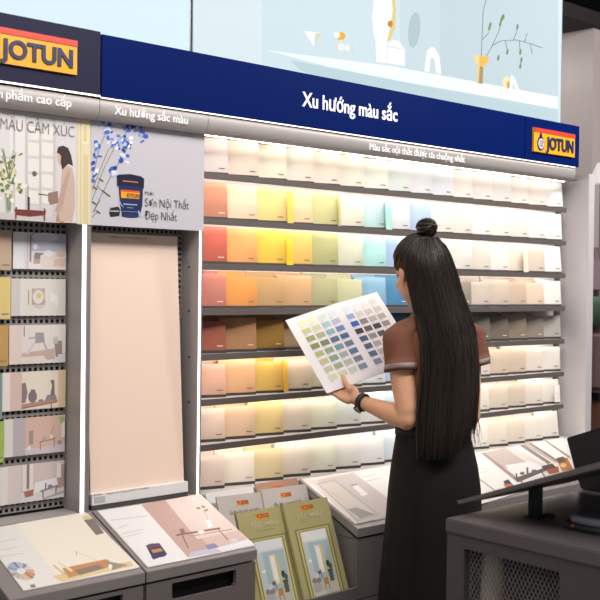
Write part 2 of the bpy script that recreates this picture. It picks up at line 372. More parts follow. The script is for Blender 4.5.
# ------------------------------------------------------------------ backlit picture boxes above
LBY = -.095
def LB(h, e=.90): return mat(h, .8, emit=e, spec=.05)
LBX = onY(191.8, 30, LBY).x; LBE = onY(562, 60, LBY).x
def lightbox(x0, x1, label, bg):
    t = thing('lightbox', label, 'lightbox', ((x0+x1)/2, LBY, 2.19), None)
    MB().box(x0, x1, LBY+.002, .05, 2.188, 3.1, mat('#8E989E', .4, .4)).build('frame', t)
    MB().box(x0+.006, x1-.006, LBY, LBY+.002, 2.19, 3.08, LB(bg)).build('picture', t); return t
lb1 = lightbox(.3, LBX-.003, 'plain pale blue backlit panel above the left bays', '#CFE3EA')
lb2 = lightbox(LBX+.003, LBE, 'pale blue backlit picture of vases on a white ledge', '#C6D8DF')
fb = lambda x, y: onY(x, y, LBY)
sh = [(LB('#CFDDE3'), [(193, -15), (262, -15), (262, 70), (193, 53)]),
 (LB('#BACBD2'), [(440, -10), (558, -10), (558, 122), (440, 98)]), (LB('#C0D1D8'), [(400, -10), (440, -10), (440, 98), (400, 90)]),
 (LB('#B4C9D0'), [(290, 60), (555, 112), (555, 125), (330, 82), (300, 70)]),
 (LB('#E4EEF1'), [(265, 50), (390, 66), (558, 97), (558, 109), (400, 81), (330, 67)]),
 (LB('#EEF4F4'), [(304, 31), (322, 33), (314, 47)]), (LB('#CBCFB4'), [(315, 33), (322, 33), (314, 47)]),
 (LB('#E2A93F'), ell(340, 36, 5.5, 4, .1)), (LB('#F0EBDD'), ell(337, 35, 3, 3.3)),
 (LB('#D8CDB7'), ln(334, 42, 335, 52, .6)), (LB('#D8CDB7'), ln(352, 42, 352.5, 54, .7)), (LB('#D8CDB7'), ell(341, 47, 4.5, 5)), (LB('#DCE6E8'), ell(341, 47, 3.7, 4.2)), (LB('#DFD9CC'), ell(347, 48, 3, 4)), (LB('#DCE6E8'), ell(347, 48, 2.3, 3.2)),
 (LB('#A9BEC4'), ell(414, 30, 6, 18, .1)),
 (LB('#EEF1EA'), [(376, 62), (375.5, 42), (373.5, 34), (372, 18), (374, -6), (393, -6), (395.5, 10), (395, 28), (390, 40), (386, 46), (386, 63)]),
 (LB('#D9C48A'), [(391, -6), (394, -6), (395.7, 10), (395.2, 28), (390, 40), (386, 43), (390, 28), (392.5, 10)]), (LB('#B98648'), ell(390, 24, 2.6, 3.4)),
 (LB('#E9F0F1'), [(386.5, 63), (386.5, 48), (388.5, 44), (393, 40), (399, 41), (402, 46), (405, 50), (404.5, 66)]), (LB('#BFCBCB'), ln(387, 46.5, 404, 49.5, .7)),
 (LB('#F1F3EF'), [(424, 71), (427, 51), (431, 47), (434, 48), (439, 56), (441, 74), (436, 73), (434.5, 60), (432, 57), (430, 60), (429, 72)]),
 (LB('#A89060'), [(478, 66), (483, 67), (482.5, 84), (476.5, 83)]), (LB('#D8C79A'), [(476.5, 66), (479.5, 66), (478.5, 83), (476, 82)]),
 (LB('#E6B55A'), [(474, 55), (489, 57), (487.5, 62), (483, 67), (478, 66), (474.5, 61)]), (LB('#EBCF93'), [(474, 55), (479, 55.6), (479, 66), (475, 62)]),
 (LB('#E8D9B0'), ell(506, 82, 3.8, 6, .15)), (LB('#F2F4F2'), [(509, 90), (511, 75), (514, 77), (519, 90), (515, 90), (513, 82), (511.5, 90)]), (LB('#CDA45B'), ell(508, 85, 1.6, 4))]
tw = LB('#6F6A56'); gr = LB('#7F8A63')
for a_, b2 in (((481, 56), (483, 10)), ((483, 10), (487, -4)), ((486, 56), (492, 46)), ((492, 46), (500, 41)), ((500, 41), (516, 40)), ((516, 40), (530, 43.5)), ((530, 43.5), (542, 48)),
               ((482, 40), (489, 32)), ((492, 46), (499, 30)), ((499, 30), (502, 15)), ((513, 40), (517, 30)), ((517, 30), (517.5, 24)), ((524, 42), (527, 33)), ((505, 41), (507, 50)), ((519, 41), (520, 55)), ((530, 44), (532, 54))):
    sh.append((tw, ln(*a_, *b2, .55)))
for x, y in ((490, 25), (501, 20), (503, 17), (500, 24), (507, 52), (498, 58), (520, 52), (521, 60), (520, 66), (489, 28), (517, 27)):
    sh.append((gr, ell(x, y, 1.1, 3, .15)))
art('print', lb2, fb, WN, sh)
# ------------------------------------------------------------------ posters
PY = -.099
def poster(x0, x1, z0, label, col):
    t = thing('poster', label, 'poster', ((x0+x1)/2, PY, z0))
    MB().box(x0, x1, PY, PY+.012, z0, 1.955, pm(col)).build('board', t); return t
PX = onY(90.3, 180, PY).x; PXE = onY(204, 180, PY).x
p1 = poster(.62, PX-.0008, 1.626, 'poster of a woman arranging flowers by a window', '#D6D2D1')
p2 = poster(PX+.0008, PXE, 1.6235, 'lilac poster of blue flowers and a navy paint can', '#C9C5CC')
fp = lambda x, y: onY(x, y, PY)
S = [('#E7E3E1', [(0, 112), (26, 116), (26, 218), (0, 216)]), ('#DDDAD9', [(-20, 105), (10, 108), (10, 216), (-20, 212)])]
for x in (14, 26, 40, 54): S.append(('#CBC7C6', ln(x, 112+(x-14)*.16, x, 219, 2.2)))
for x0, x1 in ((28, 39), (41.5, 53)):
    for k in range(5):
        y = 126+k*16; S.append(('#EAE6DF', [(x0, y), (x1, y+1.4), (x1, y+14.5), (x0, y+13.5)]))
S += [('#DAD6D6', [(56, 118), (76, 121), (76, 223), (56, 222)]), ('#E4D7B3', [(77, 118), (90.5, 119.5), (90.5, 225), (77, 224)]), ('#D2C293', ln(80.5, 121, 80.5, 224, .8)), ('#EFE3C0', [(82, 124), (88, 125), (88, 144), (82, 143)]), ('#DCCB9E', [(83, 126), (87, 126.5), (87, 142), (83, 141.5)]), ('#DCCB9E', [(83, 154), (88, 154.5), (88, 224), (83, 223)])]
S += [('#CFC9C5', [(0, 212), (50, 217), (60, 223), (0, 219)])]
# woman in the picture: sweater, hair, face, hand with book
S += [('#B98F7E', [(56, 218), (58, 206), (66, 212), (64, 223), (56, 222)]), ('#CDB2A3', [(62, 168), (66, 165), (72, 168), (74.5, 180), (75, 205), (72, 222), (60, 221), (58, 213), (55, 210), (60, 196), (61, 180)]), ('#BFA091', [(62, 185), (68, 170), (70, 172), (63, 205), (58, 214), (55, 211)]), ('#D9B39C', [(57, 152), (61, 151), (62, 162), (59, 165), (57, 160)]), ('#43322F', [(56.5, 153), (58, 147), (63, 145.5), (68, 148), (71, 155), (73, 166), (68, 164), (64, 168), (62, 170), (60.5, 163), (61, 156), (58, 153)]), ('#97796C', [(48, 193), (58, 191), (58, 203), (50, 205), (48, 201)]), ('#5F4B45', ln(38, 194, 49, 195.5, 1.2))]
S += [('#3A3A3E', ln(28.5, 197, 28.5, 212, 2.2)), ('#3A3A3E', ln(28, 186, 28, 197, .5))]
S += [('#A9B39E', [(4, 190), (13, 191), (11, 212), (6, 213)]), ('#77866A', ln(7, 192, 8, 210, 1.4)), ('#6E7B58', ln(10, 192, 9.5, 210, 1))]
rnd = random.Random(3)
for k in range(110):
    x = rnd.gauss(8, 7.5); y = rnd.gauss(175, 10)
    S.append((rnd.choice(['#7D8A5C', '#5F6E47', '#E9E2C4', '#F1EEDD', '#D9CE8E', '#8F9A70', '#EFEAD5']), ell(x, y, rnd.uniform(1.1, 2.9), rnd.uniform(1, 2.6), rnd.random()*3, 8)))
for k in range(9): S.append(('#6F7C55', ln(9, 180, rnd.gauss(9, 9), rnd.uniform(148, 165), .5)))
S += [('#7A3B33', [(14, 209), (46, 211), (45, 215), (30, 216.5), (16, 215)]), ('#7A3B33', ln(16, 207, 15.5, 219, 1.4)), ('#7A3B33', ln(44.5, 208.5, 44, 221, 1.4))]
art('print', p1, fp, WN, S, step=.000008)
T1 = mat('#857A7E', .6)
wtext('lettering', 'MÀU CẢM XÚC', (0, 128.5), (74, 138), .033, PY, T1, p1, depth=.0002, lift=.0024, bold=-.008)
S = []
rnd = random.Random(5)
stems = [((92, 200), (104, 168)), ((104, 168), (118, 140)), ((92, 190), (108, 150)), ((93, 212), (110, 178)), ((110, 178), (126, 150)), ((126, 150), (132, 136)), ((92, 180), (99, 150)), ((99, 150), (108, 126)), ((93, 213), (100, 200)), ((97, 186), (108, 196)), ((108, 150), (130, 130)), ((92, 217), (99, 211))]
for a_, b2 in stems: S.append(('#7C8466', ln(*a_, *b2, .7)))
for x, y in ((108, 195), (104, 192), (98, 212), (94, 203), (101, 180), (95, 188)): S.append(('#5E6B50', ell(x, y, 3.2, .9, .6)))
for cx, cy, sx, sy, n in ((108, 128, 5, 5, 22), (130, 128, 5, 3, 16), (125, 143, 6, 4, 26), (116, 142, 4, 4, 14), (113, 172, 2.2, 3, 9), (124, 160, 2.5, 3, 9), (96, 152, 3, 8, 10), (143, 134, 3, 4, 9), (94, 172, 1.5, 5, 6)):
    for k in range(n):
        S.append((rnd.choice(['#3E66C4', '#2B4EB0', '#5E7FD0', '#C9CDE6', '#E6E4EE', '#A4B2E0', '#4A70C8', '#EDEBF2', '#22409C']), ell(rnd.gauss(cx, sx*.8), rnd.gauss(cy, sy*.8), rnd.uniform(1.5, 3.3), rnd.uniform(1.1, 2.4), rnd.random()*3, 8)))
S = [(h, [(max(x, 90.8), max(y, 117)) for x, y in p]) for h, p in S]
S += [('#1D2A56', [(118, 181), (143, 183), (142, 206), (139.5, 217), (122, 216), (120, 205)]), ('#10173A', [(116.5, 176), (119, 174.5), (130, 174), (141, 176.5), (144, 179), (143.5, 189), (140, 187), (120, 185), (117, 187)]), ('#223468', ell(130, 216, 9, 1.8, .05)), ('#C9793B', [(122.5, 180.2), (138, 181.8), (138, 183), (122.5, 181.4)]), ('#F2A41C', [(120.5, 191), (139.5, 192.5), (139.2, 199), (120.8, 198)]), ('#E2572B', [(120.4, 189.5), (139.6, 191), (139.5, 193), (120.5, 191.5)]), ('#B9C3DE', ln(123, 204, 137, 205, .9)), ('#8E9BC4', ln(122, 211.2, 138, 212.2, .4)), ('#8E9BC4', ln(127, 207.5, 133, 208, .7)), ('#A9B6DA', [(119, 199), (121, 204), (124, 208), (121.5, 206), (119.5, 203)]), ('#26262E', [(110, 208), (118, 206.5), (120, 210), (119, 216), (110.5, 217), (109, 213)]), ('#B9B6BE', ln(110, 211, 119, 211.2, 1.1)), ('#AEB4CC', [(138, 210), (140.5, 213), (141.5, 217), (138.5, 217)])]
art('print', p2, fp, WN, S, step=.000006)
wtext('lettering', 'JOTUN', (126, 197.2), (138.6, 198.2), .0125, PY, LETN, p2, bold=.005, depth=.0002, lift=.0024)
TG = mat('#4A4850', .6)
wtext('lettering', 'Mới', (144.7, 194.8), (153, 195.7), .012, PY, TG, p2, depth=.0002, lift=.0024, bold=-.008)
wtext('lettering', 'Sơn Nội Thất', (144.5, 206), (188.5, 209.5), .026, PY, TG, p2, depth=.0002, lift=.0024, bold=-.008)
wtext('lettering', 'Đẹp Nhất', (144.5, 219), (176.5, 221), .026, PY, TG, p2, depth=.0002, lift=.0024, bold=-.008)
# ------------------------------------------------------------------ pegboards, uprights
UX = [(1.631, 1.669), (2.064, 2.0845)]
PEG = mat('#9A9390', .5, .1, var=.04)
def pegboard(x0, x1, z0, z1, label):
    t = thing('pegboard', label, 'pegboard', ((x0+x1)/2, .004, z0))
    s = .0180; hs = .0052; mb = MB(); nx = int((x1-x0)/s); nz = int((z1-z0)/s)
    ex, ez = x1-nx*s, z0
    if ex > x0: mb.poly([(x0, 0, z0), (ex, 0, z0), (ex, 0, z1), (x0, 0, z1)], PEG)
    zt = z0+nz*s; mb.poly([(ex, 0, zt), (x1, 0, zt), (x1, 0, z1), (ex, 0, z1)], PEG)
    for i in range(nx):
        for k in range(nz):
            ax, az = ex+i*s, ez+k*s; cx, cz = ax+s/2, az+s/2
            o = [(ax, 0, az), (ax+s, 0, az), (ax+s, 0, az+s), (ax, 0, az+s)]; n = [(cx-hs, 0, cz-hs), (cx+hs, 0, cz-hs), (cx+hs, 0, cz+hs), (cx-hs, 0, cz+hs)]
            b = [(p[0], .0015, p[2]) for p in n]
            mb.add(o+n+b, [(0, 1, 5, 4), (1, 2, 6, 5), (2, 3, 7, 6), (3, 0, 4, 7), (4, 5, 9, 8), (5, 6, 10, 9), (6, 7, 11, 10), (7, 4, 8, 11)], PEG)
    mb.build('perforated_sheet', t); MB().box(x0, x1, .02, .05, z0, z1, BLACK).build('backing', t); return t
pegboard(.9, UX[0][0]-.001, .765, 1.70, 'grey perforated board behind the photo cards at left')
pegboard(UX[0][1]+.001, UX[1][0]-.001, .765, 1.70, 'grey perforated board behind the tall peach panel')
for i, (a_, b2) in enumerate(UX):
    t = thing('upright', ['grey upright with lit strip left of the tall peach panel', 'grey upright with lit strip between peach panel and colour shelves'][i], 'upright', ((a_+b2)/2, -.05, .757), 'lit uprights of the display')
    sp = a_+.0125 if i == 0 else a_+.008
    MB().box(a_, a_+.0035, -.0935, 0, .7575, 1.95, mat('#B3ACA9', .5, .1, var=.04)).box(a_+.0035, b2, -.075, 0, .7575, 1.95, DSTEEL).build('side_plate', t)
    MB().box(a_+.001, sp, -.096, -.0925, .758, 1.95, LEDC).build('light_strip', t)
    MB().box(a_+.0036, sp, -.0922, -.0755, .758, 1.95, DSTEEL).build('strip_channel', t)
    mb = MB(); xc = (sp+b2-(.004 if i == 0 else 0))/2; rr = (b2-(.004 if i == 0 else 0)-sp)/2-.0005
    mb.loft([[Vector((xc+rr*math.cos(k*math.pi/8), -.0865+min(rr, .0095)*math.sin(k*math.pi/8), z)) for k in range(16)] for z in (.758, 1.95)], mat('#8D8685', .4, .2)); mb.build('bar', t)
    if i == 1:
        for py in (267, 311, 357, 402):
            p = onX(189, py, a_); MB().prism([p+Vector((0, .004*math.cos(k*math.pi/6), .004*math.sin(k*math.pi/6))) for k in range(12)], (-.0012, 0, 0), BLACK).build('screw_hole', t)
# ------------------------------------------------------------------ photo cards on the pegboard
PCY = -.012
corn = [((13, 231.5), (66, 234), (66, 269.5), (13, 269)), ((11, 278), (65.5, 279.5), (65.5, 315), (11, 316.5)), ((9, 324.5), (65.5, 325.2), (65.5, 361.5), (9, 365.5)),
        ((2, 373), (65.5, 370), (65.5, 405.5), (2, 413.5)), ((4, 420), (65, 414.5), (64.5, 451), (4, 458)), ((-2, 468), (64.3, 460), (64, 496), (-2, 507))]
plab = ['photo card of a pale bedroom, topmost on the pegboard', 'photo card of a breakfast plate seen from above', 'photo card of a grey chair in a bright room',
        'photo card of round vases on a wooden bench', 'photo card of a slim table against a peach wall', 'photo card of a white sofa, lowest on the pegboard']
def pale(h): return '#'+''.join('%02X' % int(int(h[i:i+2], 16)*.82+255*.18) for i in (1, 3, 5))
def interior(i, q):
    L = []
    if i == 0: L += [('#E7E9EC', rc(q, .0, 0, .25, 1)), ('#E9DCDD', rc(q, .2, 0, .34, 1)), ('#D6BFC0', rc(q, .25, 0, .28, 1)), ('#6E6E7A', rc(q, .305, .05, .335, .8)), ('#B9B5CB', rc(q, .335, 0, 1, .5)), ('#D9D8E4', qe(q, .6, .12, .25, .13)), ('#EFE2DD', rc(q, .3, .8, 1, 1)), ('#B69A9C', rc(q, .38, .62, .5, .85)), ('#7E6E74', rc(q, .4, .55, .56, .72)), ('#F3F1F6', qe(q, .41, .38, .05, .08)), ('#ECD9CE', pg(q, [(.52, .95), (.5, .62), (.62, .55), (1, .58), (1, .95)])), ('#F4EFF0', qe(q, .66, .56, .1, .09)), ('#D9BFA9', qe(q, .9, .56, .09, .1)), ('#E3BFAB', pg(q, [(.75, .9), (.77, .72), (1, .68), (1, .92)]))]
    if i == 1: L += [('#E6E0D2', rc(q, .16, 0, 1, 1)), ('#CFC9C8', rc(q, 0, 0, .16, 1)), ('#CFC8BC', qe(q, .5, .62, .13, .2)), ('#C59882', rc(q, .37, .26, .61, .7)), ('#E9E6E4', qe(q, .49, .46, .105, .22)), ('#A8AAB0', qe(q, .49, .42, .09, .17)), ('#E6DFCB', qe(q, .49, .47, .085, .17)), ('#E2BF62', qe(q, .5, .46, .04, .07)), ('#A98B7C', rc(q, .3, .3, .32, .7)), ('#F1F0EE', pg(q, [(.71, .5), (.74, .3), (.77, .45), (.83, .4), (.86, .6), (.83, .8), (.78, .62), (.72, .66)]))]
    if i == 2: L += [('#E6CFC4', rc(q, 0, 0, .22, 1)), ('#EBDFD3', rc(q, .22, 0, 1, .7)), ('#55555C', rc(q, .25, .02, .265, .3)), ('#F4EBDD', rc(q, .75, 0, 1, .75)), ('#C9A596', pg(q, [(.22, .72), (.8, .62), (.8, .9), (.22, .95)])), ('#E7D8CF', pg(q, [(.22, .82), (.6, .8), (.7, 1), (.22, 1)])), ('#9B8F97', pg(q, [(.45, .2), (.6, .2), (.62, .45), (.45, .48)])), ('#BBB1B3', pg(q, [(.33, .32), (.45, .3), (.46, .35), (.35, .37)])), ('#D8CDCB', pg(q, [(.28, .75), (.42, .45), (.46, .48), (.33, .76)])), ('#B5A7A7', pg(q, [(.58, .45), (.62, .45), (.7, .72), (.67, .74)])), ('#957E79', pg(q, [(.79, .45), (.93, .42), (.94, .85), (.82, .85)])), ('#D0C5BF', rc(q, .77, .32, .86, .5)), ('#E4E0E6', rc(q, .86, .78, .96, .95))]
    if i == 3: L += [('#EDDDD4', rc(q, 0, 0, .2, 1)), ('#DDB8AB', rc(q, .12, 0, .3, 1)), ('#F0E0CB', rc(q, .3, 0, 1, .98)), ('#E8C79B', rc(q, .88, 0, 1, 1)), ('#B47C66', pg(q, [(.3, .84), (.85, .76), (.88, .83), (.3, .93)])), ('#8F5D4C', pg(q, [(.3, .93), (.86, .83), (.86, .86), (.3, .97)])), ('#7F6A68', pg(q, [(.3, .3), (.36, .28), (.39, .55), (.36, .8), (.3, .82)])), ('#6F6467', qe(q, .47, .66, .07, .16)), ('#6F6467', rc(q, .44, .47, .51, .53)), ('#857876', qe(q, .6, .78, .04, .04)), ('#857B7C', pg(q, [(.66, .8), (.7, .64), (.83, .64), (.86, .76)])), ('#5E5659', pg(q, [(.75, .66), (.78, .4), (.75, .25), (.81, .25), (.82, .64)])), ('#A57560', rc(q, .76, .86, .78, 1))]
    if i == 4: L += [('#E0D6CF', rc(q, 0, 0, .15, 1)), ('#B9AAB2', rc(q, .14, 0, .34, 1)), ('#DDB29E', rc(q, .34, 0, 1, .82)), ('#D5C4C8', pg(q, [(.34, .86), (1, .76), (1, 1), (.34, 1)])), ('#9A8A86', rc(q, .4, .35, .47, .72)), ('#F2E6DA', rc(q, .94, 0, 1, .6)), ('#9CB06E', pg(q, [(.9, .05), (.97, 0), (1, .15), (.93, .25)])), ('#A76F58', pg(q, [(.57, .66), (.84, .6), (.84, .64), (.57, .7)])), ('#A76F58', rc(q, .58, .68, .595, .9)), ('#A76F58', rc(q, .81, .62, .825, .86)), ('#B89A94', rc(q, .62, .55, .68, .66)), ('#C9B1A6', rc(q, .7, .5, .73, .64)), ('#EFE3E3', qe(q, .77, .56, .02, .07)), ('#7C6A66', ln(*q(.77, .5), *q(.81, .28), .002)), ('#8F8290', qe(q, .91, .74, .035, .06)), ('#EDE3E5', qe(q, .4, .82, .035, .06))]
    if i == 5: L += [('#E6DED7', rc(q, 0, 0, .14, 1)), ('#DBCBC6', rc(q, .14, 0, .34, 1)), ('#D8C3BC', rc(q, .34, 0, 1, .75)), ('#EDE2DE', rc(q, .36, 0, .42, .7)), ('#EDE2DE', rc(q, .46, 0, .52, .7)), ('#7D6461', rc(q, .42, 0, .46, .65)), ('#B58D80', rc(q, .88, .1, 1, .75)), ('#F0E9EA', rc(q, .88, .06, .95, .45)), ('#E3D8D6', pg(q, [(.34, .82), (1, .72), (1, 1), (.34, 1)])), ('#A05B4A', pg(q, [(.38, .72), (.52, .68), (.52, .85), (.4, .88)])), ('#F2ECEC', pg(q, [(.53, .78), (.55, .5), (.88, .44), (.9, .62), (.86, .72)])), ('#8D7A7C', pg(q, [(.62, .74), (.9, .64), (.92, .68), (.64, .79)])), ('#6F5F62', rc(q, .66, .76, .68, .98)), ('#6F5F62', rc(q, .86, .68, .88, .92)), ('#5E5256', rc(q, .7, .55, .72, .74)), ('#7D6F70', qe(q, .78, .66, .04, .05)), ('#B7A5A2', pg(q, [(.66, .95), (1, .82), (1, .88), (.68, 1)]))]
    return [(pale(h), p) for h, p in L]
for i, c in enumerate(corn):
    P = [onY(x, y, PCY) for x, y in c]; x0 = (P[0].x+P[3].x)/2; x1 = (P[1].x+P[2].x)/2; zt = (P[0].z+P[1].z)/2; zb = (P[2].z+P[3].z)/2
    t = thing('photo_card', plab[i], 'photo card', ((x0+x1)/2, PCY, zb), 'photo cards on the pegboard')
    MB().box(x0, x1, PCY, PCY+.003, zb, zt, pm('#EDE6E2')).build('card', t)
    MB().box((x0+x1)/2-.01, (x0+x1)/2+.01, PCY+.003, .0, zb+.03, zb+.04, DSTEEL).build('peg', t)
    q = (lambda x0, x1, zt, zb: lambda u, v: (x0+(x1-x0)*u, zt+(zb-zt)*v))(x0, x1, zt, zb)
    art('print', t, lambda x, z: Vector((x, PCY, z)), WN, interior(i, q))
scol = ['#C7AC94', '#E3CB84', '#C59E5E', '#7F9A97', '#A3BF63', '#E2DCCF']
sxr = [11.2, 10.3, 8, 2, 3.6, 0]
sy = [(230, 270), (277, 319), (325, 366), (373, 419), (421, 462), (468, 509)]
snm = ['tan', 'yellow', 'ochre', 'teal', 'green', 'cream']
for i in range(6):
    xr = onY(sxr[i], sy[i][0], -.024).x; zt, zb = onY(5, sy[i][0], -.024).z, onY(5, sy[i][1], -.024).z
    t = thing('swatch_card', f'{snm[i]} swatch card at the left edge, {ORD[i]} down the pegboard', 'swatch card', (xr-.08, -.024, zb), 'swatch cards beside the photo cards')
    MB().box(xr-.16, xr, -.027, -.023, zb, zt, pm(scol[i])).build('card', t)
    mb = MB()
    for k in range(4): mb.box(xr-.028+k*.006, xr-.024+k*.006, -.0276, -.027, zb+.012, zb+.017, pm('#8A7A6C'))
    mb.build('colour_code', t); MB().box(xr-.1, xr-.08, -.023, 0, zb+.03, zb+.04, DSTEEL).build('peg', t)
# ------------------------------------------------------------------ tall peach panel
tl, tr_, bl, br = onY(95, 233, -.02), onY(177.5, 236, -.02), onY(92.3, 490, -.075), onY(184, 480, -.075)
x0, x1 = 1.681, (tr_.x+br.x)/2
pt = thing('sample_panel', 'tall smooth peach sample panel leaning on the pegboard between the uprights', 'sample panel', ((x0+x1)/2, -.05, .76))
PEACH = mat('#FBE0CD', .34, bump=.015, scale=5, spec=.4)
zt_, zb_ = (tl.z+tr_.z)/2, .806
MB().hexa([(x0, -.072, zb_), (x1, -.072, zb_), (x1, -.060, zb_), (x0, -.060, zb_), (x0, -.020, zt_), (x1, -.020, zt_), (x1, -.012, zt_), (x0, -.012, zt_)], PEACH).build('panel', pt)
MB().box(x0-.006, x1+.004, -.090, -.058, .773, .806, WHITE).build('base_strip', pt)
MB().box(x0-.006, x1+.004, -.090, -.058, .7575, .7728, DSTEEL).build('base_foot', pt)
wtext('lettering', 'MAJESTIC TRUE BEAUTY', (110, 238), (147, 239.5), .006, -.0215, mat('#A98E80', .6), pt, depth=.0004)
MB().box(x0+.002, x0+.04, -.0906, -.0901, .778, .798, mat('#C9C4C4', .5)).build('base_label', pt)
wtext('lettering', 'JOTUN', (93.5, 496), (101.5, 495.3), .006, -.0907, mat('#55505A', .6), pt, depth=.0003)
wtext('lettering', 'MAJESTIC TRUE BEAUTY SHEEN', (106.5, 494), (149, 489.5), .006, -.0905, mat('#9C918C', .6), pt, depth=.0003)
# ------------------------------------------------------------------ slanted counters
SB, SF = Vector((0, -.105, .763)), Vector((0, -.405, .6385))
SV = (SB-SF).normalized(); SN = Vector((0, -SV.z, SV.y)).normalized()
onS = lambda x, y: onP(x, y, SB, SN)
def counter(x0, x1, label, drawers, label_group='slanted counters under the display'):
    t = thing('counter', label, 'counter', ((x0+x1)/2, -.2, 0), label_group)
    th = .03
    lid = MB().prism([(x0+.0012, -.405, .6385), (x0+.0012, -.108, .7618), (x0+.0012, -.108, .735), (x0+.0012, -.405, .6385-th)], (x1-x0-.0024, 0, 0), LIDM).build('lid', t, bevel=.0012)
    if x0 < 2.3: MB().box(x0+.0012, x1-.0012, -.1075, -.001, .745, .757, LEDGE).build('back_ledge', t)
    MB().box(x0+.002, x0+.018, -.39, .05, .06, .60, CAB).box(x1-.018, x1-.002, -.39, .05, .06, .60, CAB).box(x0+.018, x1-.018, .03, .05, .06, .72, CAB).box(x0+.018, x1-.018, -.38, .03, .06, .08, CAB).build('body', t)
    MB().prism([(x0+.0025, -.39, .602), (x0+.0025, .05, .602), (x0+.0025, .05, .735), (x0+.0025, -.11, .735)], (.012, 0, 0), CAB).build('cheek', t)
    MB().prism([(x1-.0145, -.39, .60), (x1-.0145, .05, .60), (x1-.0145, .05, .735), (x1-.0145, -.11, .735)], (.012, 0, 0), CAB).build('cheek', t)
    MB().box(x0+.03, x1-.03, -.36, .03, 0, .06, BLACK).build('plinth', t)
    zt = .601
    for (z1, z0, slot) in drawers:
        if slot:
            a_, b2 = slot
            s0, s1 = z1-.012, z1-.062
            d = MB().box(x0+.004, a_, -.4, -.385, z0, z1, CAB).box(b2, x1-.004, -.4, -.385, z0, z1, CAB).box(a_, b2, -.4, -.385, s0, z1, CAB).box(a_, b2, -.4, -.385, z0, s1, CAB)
            # rounded ends of the slot
            d.box(a_, a_+.006, -.4, -.385, s1, s1+.006, CAB).box(b2-.006, b2, -.4, -.385, s1, s1+.006, CAB)
            o = d.build('drawer', t)
            MB().box(a_-.01, b2+.01, -.372, -.37, s1-.01, s0+.01, BLACK).build('handle_slot', o)
        else: MB().box(x0+.004, x1-.004, -.4, -.385, z0, z1, CAB).build('drawer', t)
    return t
def frame_print(t, shapes, bg, c):
    P = [onS(*p) for p in c]; x0 = (P[0].x+P[3].x)/2; x1 = (P[1].x+P[2].x)/2
    if x0 > 2.3:
        x0, x1 = 2.512, 4.235; bg = tone(bg[1:]); shapes = [(tone(h[1:]), p_) for h, p_ in shapes]
    vs = sorted([(p-SF).dot(SV) for p in P]); v0, v1 = (vs[0]+vs[1])/2, (vs[2]+vs[3])/2
    def fn(u, v): return Vector((x0+(x1-x0)*u, 0, 0))+SF+SV*(v1+(v0-v1)*v)
    MB().prism([fn(0, 0)+SN*.0005, fn(1, 0)+SN*.0005, fn(1, 1)+SN*.0005, fn(0, 1)+SN*.0005], SN*.002, mat(bg, .3, spec=.5)).build('printed_panel', t)
    def inv(x, y):
        p = onS(x, y); return p
    art('print', t, onS, SN, shapes, lift=.0028, step=.00002, xmin=x0); return fn
c1 = counter(1.248, 1.661, 'slanted counter with a cream interior print, at far left', [(.602, .40, (1.29, 1.59)), (.396, .07, None)])
S = [('#EFE6D6', [(16, 524.5), (85, 513), (140, 568), (60, 583)]), ('#E6E1DD', [(0, 527.5), (15.5, 525), (62, 583), (14, 593.5), (1, 577)]),
     ('#E3C99A', [(52, 577), (62, 583), (133, 567), (131, 562), (64, 574)]), ('#C98F62', [(62, 569), (106, 560), (116, 566), (68, 579)]), ('#8E7C74', [(74, 571), (98, 565.5), (105, 569), (80, 576)]), ('#DBBE93', ln(53, 566, 68, 578, 2)), ('#E7D8BC', ln(58, 563, 72, 572, 2.2)), ('#9C9284', [(106, 562), (128, 566), (112, 571)]), ('#F1F0EC', ell(110, 567.5, 2, 2.6)), ('#7E776F', ln(76, 552, 76.4, 556, .6)), ('#C9BEAD', ln(78, 553, 98, 562, .4)),
     ('#857872', [(83.5, 521), (93, 519.5), (104, 534), (96, 536)]), ('#D9C9A2', [(82, 517), (87, 516), (92, 519.5), (83.5, 521)]), ('#8A8587', [(29.5, 586), (34, 585), (36, 588), (31, 589)])]
for k in range(14):
    a0, a1 = 2*math.pi*k/14, 2*math.pi*(k+1)/14
    col = ['#C98F6E', '#B97A5C', '#D9B79A', '#CDB9A0', '#B9AFA6', '#A9A0A0', '#C9C0C4', '#8F9BB8', '#A4B2CC', '#7E8FB2', '#B7C0CC', '#8A93A4', '#D8D4D2', '#D9A98A'][k]
    S.append((col, [(21+13.5*math.cos(a)+.3*7*math.sin(a), 572+8.8*math.sin(a)+2.0*math.cos(a)) for a in (a0+.03, a0+.22, a1-.03)]+[(21+4.5*math.cos(a1-.03), 572+3*math.sin(a1-.03)), (21+4.5*math.cos(a0+.03), 572+3*math.sin(a0+.03))]))
for y in (541, 549.5, 556): S.append(('#D2CBC6', ln(0, y+1.6, 18 if y < 550 else 24, y-1.6, .7)))
frame_print(c1, S, '#E6E1DD', [(-8, 528.5), (85, 514.5), (138, 567), (10, 596)])
c2 = counter(1.6635, 2.069, 'slanted counter with a paint can and mauve interior print, below the peach panel', [(.602, .40, (1.755, 1.99)), (.396, .07, None)])
